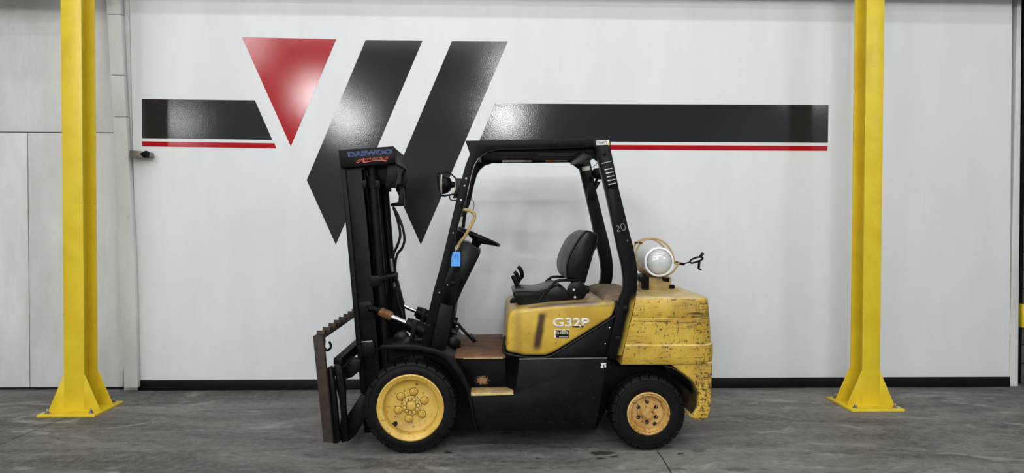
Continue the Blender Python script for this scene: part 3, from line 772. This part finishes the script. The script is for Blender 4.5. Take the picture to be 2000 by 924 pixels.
# rear work lamp between the rear pillars, with its bracket
prism('lamp_bracket', [(1148, 357), (1174, 354), (1164, 372), (1164, 388), (1148, 388)], 6.18, 6.24, BLK, FK, .003)
lathe('rear_lamp', [(.02, -.06), (.045, -.03), (.052, .02), (.05, .035), (.01, .035)], px(1168, 339, 6.1), PLAST, FK, 'X', 20)
tube('lamp_wire', [px(*p, 6.12) for p in ((1152, 326), (1158, 326), (1164, 321), (1168, 316))], .003, RUBB, FK, 6, 3)
tube('lamp_stem', [px(1168, 345, 6.1), px(1162, 360, 6.15)], .012, PLAST, FK)
prism('tape_wrap', [(1134, 327), (1152, 324), (1153, 332), (1136, 334.5)], 6.238, 6.25, LABEL, FK, .001)

# --- head lamp with wire cage on the near leg
LY = 5.25
hc = px(873, 360.5, LY); k_ = LY / F
HL = lathe('head_lamp', [(.004, -.006 * 1), (15 * k_, -10.5 * k_), (18.6 * k_, -9.8 * k_), (19 * k_, -8 * k_), (18.4 * k_, -4 * k_), (16 * k_, 2 * k_), (12 * k_, 6.5 * k_), (6.5 * k_, 9 * k_), (5 * k_, 16 * k_)], hc, PLAST, FK, 'X', 28)
lathe('lamp_ring', [(16.5 * k_, -11.2 * k_), (19.6 * k_, -11.2 * k_), (19.6 * k_, -8.8 * k_), (16.5 * k_, -8.8 * k_)], hc, LABEL, HL, 'X', 28, caps='loop')
bm = bmesh.new()
for yy in (LY - .055, LY + .055):
    add_tube(bm, smoothpath([px(x, y, LY) + Vector((0, yy - LY, 0)) for x, y in ((892, 349), (889, 347.5), (880, 339), (874.5, 336), (859, 338), (855, 342), (856, 360), (859, 377), (863, 382.5), (884, 380), (893, 379))], 3), .0045, 8)
for x, y in ((855, 342), (859, 377)):
    p = px(x, y, LY); add_tube(bm, [p + Vector((0, -.055, 0)), p + Vector((0, .055, 0))], .0045, 8)
obj('lamp_cage', bm, PLAST, HL, True)
tube('lamp_loop', [px(x, y, LY) for x, y in ((878, 380), (878, 386), (882, 391.3), (893, 391.5))], .0045, PLAST, HL, 8, 3)
prism('lamp_mount', [(889, 348), (903, 348.7), (895, 386), (884, 387), (890, 370)], 5.22, 5.30, PLAST, HL, .004)
prism('lamp_clamp', [(883, 368), (890, 366), (890, 371), (882, 382), (880, 380)], 5.235, 5.275, LABEL, HL, .002)

# --- grab handle, console, steering wheel
tube('grab_handle', [px(x, y, 5.245) for x, y in ((900, 410), (906, 409.5), (917, 411.5), (925, 416.5), (927, 424), (923, 434), (909, 460), (898.5, 473), (892.5, 485), (889, 487))], .0125, BRK, FK, 10, 4)
CN = prism('steering_console', [(900, 471), (912, 473), (938, 488.5), (937, 498), (921, 530), (905, 562), (890, 596), (884, 610), (850, 610), (872, 540)], 5.50, 5.98, PLAST, FK, .01)
prism('lower_console', [(846, 600), (889, 592), (886, 625), (872, 690), (840, 690)], 5.55, 6.10, DARK, FK, .008)
prism('instrument_label', [(896, 424), (904, 423), (901, 444), (894, 446)], 6.2, 6.205, LABEL, FK, 0, ref=6.2)
prism('dash_panel', [(903, 388), (916, 388), (910, 425), (905, 470), (890, 470), (893, 430)], 6.205, 6.23, PLAST, FK, .004, ref=6.2)
tube('inspection_wire', [px(x, y, 6.15) for x, y in ((916, 390.5), (923, 391), (926, 398), (925, 408), (922, 412))], .0025, RUBB, FK, 6, 3)
lathe('console_knob', [(.022, .003), (.022, -.004), (.017, -.007), (.004, -.007)], px(884, 554, 5.5), PLAST, CN, 'Y', 18)
lathe('console_bolt', [(.007, .003), (.006, -.004), (.002, -.005)], px(874, 557, 5.5), STEEL, CN, 'Y', 10)
tube('parking_lever', [px(x, y, 5.49) for x, y in ((893, 570), (900, 548), (903, 545), (902, 550), (895, 572))], .005, PLAST, CN, 8, 2)
sc_ = px(935.5, 462.5, 5.74); th = math.radians(23.0)
e1 = Vector((math.cos(th), 0, -math.sin(th))); e2 = Vector((0, 1, 0)); nrm = Vector((math.sin(th), 0, math.cos(th)))
bm = bmesh.new(); RS = .172
add_tube(bm, [sc_ + (e1 * math.cos(a) + e2 * math.sin(a)) * RS for a in (2 * math.pi * k / 48 for k in range(48))], .0155, 10, True)
SW = obj('steering_wheel', bm, PLAST, FK, True)
bm = bmesh.new()
for a in (0, 2.2, -2.2): add_tube(bm, [sc_ - nrm * .035, sc_ + (e1 * math.cos(a) + e2 * math.sin(a)) * RS * .97], [.02, .011], 8)
obj('spoke', bm, PLAST, SW, True)
tube('wheel_hub', [sc_ - nrm * .02, sc_ - nrm * .05, sc_ - nrm * .09], [.05, .04, .03], PLAST, SW, 16)
tube('steering_shaft', [sc_ - nrm * .06, sc_ - nrm * .30], [.022, .022], PLAST, SW, 12)
# pedals and boots at the console foot
bm = bmesh.new()
add_tube(bm, [px(878, 628, 5.75), px(892, 632, 5.75)], .05, 14); add_tube(bm, [px(876, 645, 5.75), px(893, 652, 5.75)], .055, 14)
obj('pedal_linkage', bm, PLAST, FK, True)
lathe('brake_housing', [(.02, -.05), (.06, -.04), (.075, 0), (.07, .05), (.02, .06)], px(882, 672, 5.62), PLAST, FK, 'Y', 24)
PD = tube('pedal_arm', [px(884, 628, 5.62), px(896, 634, 5.62), px(901, 641, 5.62), px(927, 668, 5.62)], .012, PLAST, FK, 8)
prism('pedal_pad', [(915, 656), (921, 654), (931, 667), (926, 670)], 5.57, 5.67, PLAST, PD, .003)

# --- seat
ST = prism('seat_cushion', [(1002, 573), (1006, 569), (1014, 568), (1048, 569), (1070, 564), (1086, 556), (1102, 561), (1114, 575), (1127, 587), (1064, 594), (1030, 599), (1013, 597.5), (1005, 584)], 5.46, 6.03, SEAT, FK, .022, seg=3)
prism('backrest', round2([(1149, 450), (1165, 457), (1168, 463), (1164.5, 478), (1153, 508), (1141, 552), (1126, 556), (1109, 545), (1107, 520), (1114, 497), (1128, 471), (1140, 455)], 3), 5.48, 6.03, SEAT, ST, .02, seg=3)
prism('backrest_face', round2([(1147, 450), (1134, 455), (1121, 466), (1110, 484), (1101, 506), (1099, 522), (1101, 537), (1108, 544.5), (1110, 520), (1117, 497), (1130, 471), (1142, 456)], 3), 5.51, 6.0, SEATG, ST, .012, seg=3)
seam = [px(x, y, 5.475) for x, y in ((1149, 451), (1139, 456.5), (1127, 472), (1114, 497), (1107, 520), (1109, 545))]
tube('piping', seam, .005, SEAT, ST, 8, 3)
tube('piping', [px(x, y, 5.455) for x, y in ((1006, 571), (1030, 571), (1048, 571.5), (1070, 567), (1087, 558))], .004, SEAT, ST, 8, 3)
prism('back_shell', [(1168, 462), (1167, 480), (1160, 493), (1155, 510), (1143, 553), (1139, 553), (1150, 510), (1164, 470)], 5.58, 5.94, PLAST, ST, .004)
prism('recliner_cover', circ(1128, 568, 19, 22), 5.445, 5.50, PLAST, ST, .006)
for x, y in ((1120.5, 566), (1123, 580.5)): lathe('bolt', [(.009, .003), (.009, -.004), (.004, -.006)], px(x, y, 5.445), LABEL, ST, 'Y', 12)
tube('armrest', [px(x, y, 5.43) for x, y in ((1053, 586), (1058, 580), (1083, 552.5), (1089, 548.5), (1096, 547.5), (1126, 547.5))], .011, PLAST, ST, 10, 3)
tube('armrest', [px(x, y, 6.02) for x, y in ((1066, 551), (1074, 543.5), (1080, 541), (1087, 540.5), (1110, 541.5))], .011, PLAST, ST, 10, 3)
lathe('seat_knob', [(.03, -.02), (.034, 0), (.03, .025), (.01, .03)], px(1144, 566, 5.62), PLAST, ST, 'X', 18)
prism('seat_base', [(1030, 597), (1127, 585), (1140, 575), (1140, 590), (1034, 600)], 5.60, 5.92, PLAST, ST, .004)
# hydraulic levers on the far side of the seat
for i, (pts, Y) in enumerate((([(1012, 566), (1009, 556), (1006, 548), (1000.5, 538.5)], 5.98), ([(1012, 562), (1013.5, 549), (1011, 540), (1005, 530)], 6.06), ([(1012, 556), (1019, 542), (1018.5, 530), (1012, 520)], 6.14))):
    P = [px(x, y, Y) for x, y in pts]; Q = smoothpath(P, 5)
    tube('hydraulic_lever', Q, [.006] * 5 + [.018] + [.019] * 3 + [.018] * (len(Q) - 11) + [.016, .012], PLAST, FK, 10)
prism('lever_box', [(1002, 575), (1022, 560), (1040, 585), (1008, 590)], 5.99, 6.18, PLAST, FK, .005, ref=6.0)

# --- mast (leaning forward)
RL = [(661.3, 293.5), (676, 440), (693.5, 640), (706, 780), (712, 845)]
def rx(y, d): return edge(RL, y) + d
rail = [(rx(y, 0), y) for y in (293.5, 440, 640, 845)] + [(rx(y, 47), y) for y in (845, 640, 440, 300)]
MY = 5.43
for mi in (False, True):
    mr = prism('mast_rail', [(rx(y, 9), y) for y in (293.5, 440, 640, 845)] + [(rx(y, 47), y) for y in (845, 640, 440, 300)], MY, MY + .03, BLK, FK, .003, mirror=mi)
    prism('rail_flange', [(rx(y, 0), y) for y in (293.5, 440, 640, 845)] + [(rx(y, 10), y) for y in (845, 640, 440, 293.5)], MY - .012, MY + .11, BLK, mr, .003, ref=MY, mirror=mi)
    prism('rail_flange', [(rx(y, 40), y) for y in (330, 440, 640, 845)] + [(rx(y, 47), y) for y in (845, 640, 440, 330)], MY, MY + .10, BLK, mr, .003, mirror=mi)
    ir = prism('inner_rail', [(rx(y, 12), y) for y in (310, 440, 640, 835)] + [(rx(y, 52), y) for y in (835, 640, 440, 310)], MY + .085, MY + .12, BLK, FK, .003, mirror=mi, ref=MY)
    if not mi:
        prism('tilt_bracket', [(700, 590), (724, 588), (728, 597), (731, 622), (703, 622)], MY - .03, MY, BLK, mr, .005)
        prism('pivot_bracket', [(705.5, 668), (728, 666), (733, 680), (731, 697), (708, 697)], MY - .03, MY, BLK, mr, .005)
        prism('weld_bead', [(705.5, 667), (727, 665.5), (727.5, 668), (706, 669.5)], MY - .034, MY - .028, BARE, mr, .001)
        prism('stay_bracket', [(721, 539), (743, 538), (743, 541), (760, 536), (776, 537), (776, 541), (758, 544), (744, 550), (743, 559.5), (722, 560)], MY - .012, MY + .03, BLK, FK, .003)
    c0, c1 = px(728, 352, MY + .04), px(753.5, 672, MY + .04)
    cy = (MY + .04) if not mi else mirr(MY + .04)
    c0.y = c1.y = cy; dv = (c1 - c0)
    LC = tube('lift_cylinder', [c0, c0 + dv * .5, c1, c1 + dv * .35], .037, BLK, FK, 20)
    tube('cylinder_head', [c0 - dv * .12, c0 - dv * .02, c0 - dv * .02, c0 + dv * .05], [.032, .032, .046, .046], DARK, LC, 20)
    for d in (-14, 11):
        p = px(727 + d, 360, MY + .03); p.y = cy - (.03 if not mi else -.03)
        box('head_clamp', (p.x - .016, p.y - .02, p.z - .03), (p.x + .016, p.y + .02, p.z + .03), BLK, LC, .003)
    # lift chain
    bm = bmesh.new(); q0, q1 = px(727, 470, MY + .02), px(747, 690, MY + .02); n = 44
    q0.y = q1.y = (MY + .035) if not mi else mirr(MY + .035)
    for i in range(n):
        p = q0 + (q1 - q0) * (i / n); add_box(bm, (p.x - .006, p.y - .010, p.z - .011), (p.x + .006, p.y + .010, p.z + .004))
    obj('lift_chain', bm, DARK, FK)
# crossmember with the maker's plate
PLT = prism('mast_name_plate', [(661.5, 293.5), (768, 285.6), (771.5, 289), (773, 318), (674, 327.5), (665, 327.5)], 5.385, 5.405, BLK, FK, .003)
prism('mast_crossmember', [(764, 288), (771, 288.5), (773, 318), (768, 318)], 5.405, mirr(5.405), BLK, FK, .004, ref=5.39)
prism('mast_crossmember', [(664, 294), (672, 293), (676, 327), (667, 327)], 5.405, mirr(5.405), BLK, FK, .004, ref=5.39)
prism('mast_crossmember', [(693, 600), (718, 600), (720, 640), (697, 640)], MY + .03, mirr(MY + .03), BLK, FK, .004, ref=MY)
prism('mast_crossmember', [(706, 780), (740, 780), (744, 820), (710, 820)], MY + .03, mirr(MY + .03), BLK, FK, .004, ref=MY)
prism('mast_head_block', [(716, 322), (768, 317), (766, 352), (720, 354)], 5.52, mirr(5.52), DARK, FK, .004, ref=5.45)
for Y in (5.44, mirr(5.44)):
    pl = prism('chain_anchor_plate', [(757, 318), (773, 317), (777.5, 342), (772, 367), (752, 367)], Y, Y + .02, BLK, FK, .003, ref=5.44)
prism('hose_clamp', [(776, 362), (787.5, 366), (789.5, 402), (763, 403), (763, 397.5), (778, 394), (779, 380)], 5.80, 5.86, BLK, FK, .003)
lettering('maker_lettering', 'DAEWOO', (680.8, 306.3), (765.2, 300.2), 8.6, 5.3845, NAVY, PLT, bold=.03)
lettering('maker_lettering', 'DAEWOO', (680.2, 306.9), (765.6, 300.8), 9.8, 5.3835, LBLUE, PLT, outline=.018, bold=.025, depth=.002)
lettering('script_lettering', 'merica', (711.5, 314), (759, 310.4), 6.2, 5.3845, SCRIPT, PLT, shear=.45, bold=.008)
tube('script_lettering', [px(*p, 5.384) for p in ((711, 308.5), (705, 314), (700, 317.5), (697, 317.6), (697.5, 315.2), (702, 312.5), (706, 311.5), (708.5, 312), (711.5, 308)) ], .0028, SCRIPT, PLT, 6, 4)
sw = [(711.5, 307.6), (709, 312), (707.5, 316), (710, 317.8), (716, 317.2), (728, 314.6), (738, 313.4), (747, 314), (752, 315.8), (757, 313.4), (748, 311.8), (737, 312), (726, 313.6), (714, 316), (710.8, 315.8), (711.5, 312)]
prism('script_lettering', sw, 5.383, 5.3855, SCRIPT, PLT, 0)
# hoses
HZ = 5.78
for pts in (((768, 404), (774, 422), (780, 444), (781.5, 462), (776, 480), (769, 496), (767, 520), (769, 536)), ((768, 404), (777, 420), (785.5, 442), (790, 466), (786, 483), (776, 497), (772, 515), (772, 536))):
    tube('hydraulic_hose', [px(*p, HZ) for p in pts], .0105, RUBB, FK, 8, 5)
tube('hose_fitting', [px(764, 505, HZ - .02), px(767, 530, HZ - .02)], .012, STEEL, FK)
tube('hose_fitting', [px(770, 551, HZ - .02), px(772, 566, HZ - .02)], .012, BARE, FK)
prism('hose_fitting_block', [(764, 533), (776, 533), (776, 553), (766, 553)], HZ - .03, HZ + .03, PLAST, FK, .004)
prism('hose_guard', [(765, 550), (776, 546), (787, 590), (793, 640), (789, 675), (768, 675), (763, 620)], HZ - .02, HZ + .05, DARK, FK, .006)
tube('hydraulic_hose', [px(*p, HZ - .03) for p in ((772, 560), (778, 590), (788, 620), (789, 650), (783, 676))], .013, RUBB, FK, 8, 4)
lathe('hose_elbow', [(.02, -.03), (.05, -.02), (.06, 0), (.05, .03), (.02, .04)], px(785, 660, 5.6), RUBB, FK, 'Y', 16)
# tilt cylinders
for Y in (5.40, mirr(5.40)):
    far = Y > YC; R_ = 5.40
    def P(x, y):
        p = px(x, y, R_); p.y = Y; return p
    dire = (P(850, 655) - P(764, 618)).normalized()
    tc = tube('tilt_cylinder', [P(793, 630.5), P(799, 633), P(799, 633), P(850, 655.5)], [.042, .045, .050, .050], BLK, FK, 20)
    tube('piston_rod', [P(762, 617), P(795, 631.4)], .0185, CHROME, tc, 14)
    tube('rod_end', [P(741, 607.5), P(744, 609), P(765, 618.2)], [.026, .034, .036], RUST2, tc, 16)
    tube('clevis', [P(716, 602), P(730, 603), P(743, 608.5)], [.022, .026, .022], DARK, tc, 12)
    lathe('clevis_pin', [(.018, -.045), (.018, .05)], P(717, 602), DARK, tc, 'Y', 14)
    lathe('grease_fitting', [(.012, -.03), (.012, .03)], P(741, 602), DARK, tc, 'Y', 12)
    prism('cylinder_bracket', [(806, 626), (817, 625), (812, 648), (809, 672), (795.5, 672), (803, 650)], Y - .055, Y - .04, BLK, tc, .003, ref=5.35)
    prism('cylinder_cradle', [(800, 640), (812, 645), (842, 655), (838, 676), (820, 674), (825, 660), (808, 655), (790, 645)], Y - .02, Y + .03, BLK, tc, .004, ref=5.38)

# --- carriage at the front of the mast
CY0 = 5.06
def car(pts, y0, y1, ref=None): return pts
EP = prism('carriage_end_plate', [(611, 656.8), (630.5, 656.3), (650, 865), (631.5, 864)], CY0, CY0 + .045, RUST, FK, .003)
CY1 = 6.60
prism('carriage_end_plate', [(611, 658), (630.5, 657.5), (650, 865), (631.5, 864)], CY1 - .045, CY1, RUST, FK, .003, ref=CY0)
TB = prism('carriage_top_bar', [(611.5, 657), (630.5, 656.5), (631.5, 663), (612.5, 664)], CY0 + .046, CY1 - .046, RUST, FK, .003)
A = px(612, 657.5, CY0); B = px(630, 657, CY0)
n = 8; per = .187
nt = None
for i in range(n):
    y0 = CY0 + .09 + i * per
    bm = bmesh.new()
    v = [(A.x, y0, A.z), (A.x, y0 + .10, A.z), (A.x, y0 + .012, A.z + .028), (B.x - .01, y0, A.z), (B.x - .01, y0 + .10, A.z), (B.x - .01, y0 + .012, A.z + .028)]
    v = [bm.verts.new(p) for p in v]
    for f in ((0, 1, 2), (3, 5, 4), (0, 3, 4, 1), (1, 4, 5, 2), (2, 5, 3, 0)): bm.faces.new([v[j] for j in f])
    obj('notch_tooth', bm, RUST, TB)
tube('chain_hook', [px(x, y, 5.10) for x, y in ((632, 660), (633.5, 665), (633, 676), (635, 682), (640, 684), (645, 680.5), (646, 674), (643, 667))], [.008] * 4 + [.010] * 24 + [.007, .005, .004, .003][:4] if False else .009, DARK, FK, 8, 4)
# inner carriage behind the end plate
for Y0, Y1, mi in ((5.20, 5.24, False), (5.20, 5.24, True)):
    prism('carriage_upright', [(637, 720), (646, 716), (652, 740), (664, 862), (660, 866), (650, 866)], 5.12, 5.17, BLK, FK, .002, mirror=mi)
    prism('carriage_upright', [(653, 716), (656, 711), (662, 711), (667, 718), (673, 760), (674, 800), (678, 830), (678, 862), (667, 865), (664, 830), (666, 815), (663, 780), (657, 757)], 5.17, 5.23, BLK, FK, .002, mirror=mi)
    prism('roller_bracket', [(668, 719), (690, 700), (705, 702), (703, 724), (688, 737), (673, 742)], 5.30, 5.36, BLK, FK, .005, mirror=mi)
    prism('roller_bracket', [(679, 810), (704, 772), (716, 772), (716, 815), (706, 832), (694, 852), (678, 864)], 5.28, 5.36, BLK, FK, .006, mirror=mi)
prism('carriage_cross_bar', [(651, 700), (667, 700), (668, 712), (651, 712)], 5.17, mirr(5.17), BLK, FK, .005)
prism('carriage_cross_bar', [(640, 724), (650, 720), (652, 738), (642, 742)], 5.16, mirr(5.16), BLK, FK, .004)
prism('carriage_cross_bar', [(662, 845), (676, 845), (676, 862), (664, 862)], 5.23, mirr(5.23), BLK, FK, .004)

# --- propane bracket on the counterweight
PB = prism('tank_mount', [(1261, 541), (1309, 541), (1309, 566), (1261, 566)], 5.62, 5.95, BRK, FK, .004, ref=5.66)
box('mount_plate', (px(1250, 565, 5.66).x, 5.60, ztop - .004), (px(1327, 565, 5.66).x, 6.0, ztop + .012), BRK, FK, .003)
prism('mount_block', [(1308, 557), (1318, 557), (1318, 564), (1308, 564)], 5.60, 5.66, DARK, FK, .003)
prism('mount_block', [(1293, 541), (1308, 543), (1307, 551), (1295, 549)], 5.612, 5.622, DARK, FK, .002)
lathe('mount_roller', [(.02, -.03), (.036, -.025), (.036, .06), (.02, .065)], px(1254, 543, 5.58), PLAST, FK, 'Y', 20)
prism('mount_foot', [(1256, 541), (1268, 541), (1268, 566), (1256, 566)], 5.60, 5.68, DARK, FK, .003)
def strap(pts, Y, name, w=.0):
    bm = bmesh.new(); P = smoothpath([px(x, y, Y) for x, y in pts], 5)
    add_tube(bm, P, .0075, 8); return obj(name, bm, BRK, FK, True)
for Y, s in ((5.68, 1.0), (5.92, .955)):
    def tr(pts): return [(1270 + (x - 1270) * s - (0 if s == 1 else 9), 503 + (y - 503) * s - (0 if s == 1 else 1.5)) for x, y in pts]
    strap(tr([(1251, 474.5), (1262, 468), (1276, 466), (1290, 469.5), (1304, 480), (1313, 495), (1316.5, 509), (1319, 514.5), (1323, 515.5)]), Y, 'tank_strap')
    strap(tr([(1251, 474.5), (1246, 483), (1242.5, 498), (1244, 511), (1251, 525), (1264, 536), (1281, 541), (1299, 539.5), (1313, 532), (1321, 522), (1326, 514), (1330, 513)]), Y, 'tank_strap')
    p = px(*tr([(1251, 474.5)])[0], Y); lathe('strap_hinge', [(.010, -.03), (.010, .03)], p, RUST2, FK, 'Y', 12)
lathe('latch_pivot', [(.012, -.04), (.012, .30)], px(1332, 515.5, 5.66), DARK, FK, 'Y', 14)
bm = bmesh.new(); LYY = 5.70
add_tube(bm, [px(1334, 515.5, LYY), px(1347, 512, LYY)], .005, 8)
add_tube(bm, smoothpath([px(x, y, LYY) for x, y in ((1347, 512), (1350, 507.5), (1362, 502.5), (1371, 503), (1372, 506), (1364, 510.5), (1351, 514))], 3) , .0075, 8, True)
add_tube(bm, [px(1367, 503, LYY), px(1373, 494, LYY)], .012, 6)
add_tube(bm, [px(1366, 508, LYY), px(1364.5, 524, LYY), px(1366, 525.5, LYY), px(1370, 527.5, LYY)], [.011, .010, .007, .006], 8)
obj('latch_handle', bm, DARK, FK, True)

# ------------------------------------------------------------------ propane tank (lies in the straps)
tcn = px(1287.3, 511.5, 5.50); RT = .1165
TK = empty('propane_tank', tcn + Vector((0, .35, -RT)), 'white propane cylinder strapped on top of the yellow counterweight', 'gas tank')
prof = [(RT * .78, -.004), (RT * .86, -.006), (RT * .995, .0), (RT, .02), (RT, .62), (RT * .9, .68), (RT * .55, .73), (RT * .2, .74)]
lathe('shell', [(RT * .3, .01)] + prof, tcn, TANKW, TK, 'Y', 48)
lathe('end_dome', [(RT * .83, .0), (RT * .80, -.012), (RT * .70, -.026), (RT * .55, -.036), (RT * .35, -.044), (RT * .15, -.047), (.002, -.048)], tcn, TANKD, TK, 'Y', 48)
bm = bmesh.new(); add_tube(bm, [tcn + Vector((RT * .84 * math.cos(a), -.003, RT * .84 * math.sin(a))) for a in (2 * math.pi * k / 48 for k in range(48))], .004, 8, True)
obj('foot_ring', bm, BARE, TK, True)
lathe('valve', [(.03, 0), (.03, .05), (.015, .05), (.015, .09)], tcn + Vector((0, .73, 0)), BARE, TK, 'Y', 14)

# ------------------------------------------------------------------ blue paper tag hanging from the handle
TG = empty('paper_tag', px(890, 519, 5.225), 'bright blue paper tag with handwriting tied to the grab handle', 'tag')
prism('card', [(884.5, 492), (899, 492.2), (898.8, 520), (881.3, 520), (881.5, 505)], 5.218, 5.2195, BLUE, TG, 0)
tube('string', [px(x, y, 5.219) for x, y in ((889.5, 494), (889, 487), (891, 480), (894, 481), (891, 489))], .0015, WHITE, TG, 6, 3)
bm = bmesh.new()
for x, ys_ in ((889.5, (497, 508)), (894, (496, 510)), (884.5, (504, 512))):
    pts = []; y = ys_[0]
    while y < ys_[1]: pts.append(px(x + random.uniform(-1.2, 1.2), y, 5.2175)); y += 1.3
    add_tube(bm, pts, .0014, 5)
obj('handwriting', bm, INK, TG)

# ------------------------------------------------------------------ floor joints and cracks
FL = D.objects['floor']
def crack(pts, wd, name='floor_joint', mat=DEEP):
    P = [ground(*p) for p in pts]; bm = bmesh.new(); L = []; Rr = []
    for i, p in enumerate(P):
        t = (P[min(i + 1, len(P) - 1)] - P[max(i - 1, 0)]).normalized(); nn = Vector((-t.y, t.x, 0))
        ww = wd * random.uniform(.6, 1.3)
        L.append(bm.verts.new(p + nn * ww + Vector((0, 0, .0006)))); Rr.append(bm.verts.new(p - nn * ww + Vector((0, 0, .0006))))
    for i in range(len(P) - 1): bm.faces.new((L[i], L[i + 1], Rr[i + 1], Rr[i]))
    o = obj(name, bm, mat, FL); return o
crack([(-40, 886), (0, 869.5), (40, 852), (85, 833), (128, 816.5)], .004)
crack([(1284, 882), (1293, 894), (1300, 905), (1312, 926), (1330, 960)], .006)
crack([(310, 762), (296, 774), (285, 780), (262, 784), (240, 788)], .004, 'floor_crack')
STAIN = plain('oil_stain', srgb(62, 58, 54), .35, 0, .3, 30)
def stain(cx, cy, rx_, ry_, seed):
    rnd = random.Random(seed); n = 26; bm = bmesh.new()
    vs_ = [bm.verts.new(ground(cx + rx_ * math.cos(2 * math.pi * k / n) * rnd.uniform(.55, 1.15), cy + ry_ * math.sin(2 * math.pi * k / n) * rnd.uniform(.5, 1.2)) + Vector((0, 0, .0005))) for k in range(n)]
    bm.faces.new(vs_); obj('oil_stain', bm, STAIN, FL)
for i, (a, b, c, d) in enumerate(((1176, 885, 26, 4.5), (1199, 892, 10, 2.2), (1172, 895.5, 9, 1.6), (1366, 880, 15, 5), (1330, 886.5, 8, 2), (875, 884, 9, 3), (1819, 875, 22, 5), (1797, 872, 14, 1.6), (1440, 917, 34, 4), (225, 908, 11, 1.5), (284, 888, 7, 1.5), (1050, 896, 6, 1.5))):
    stain(a, b, c, d, i)
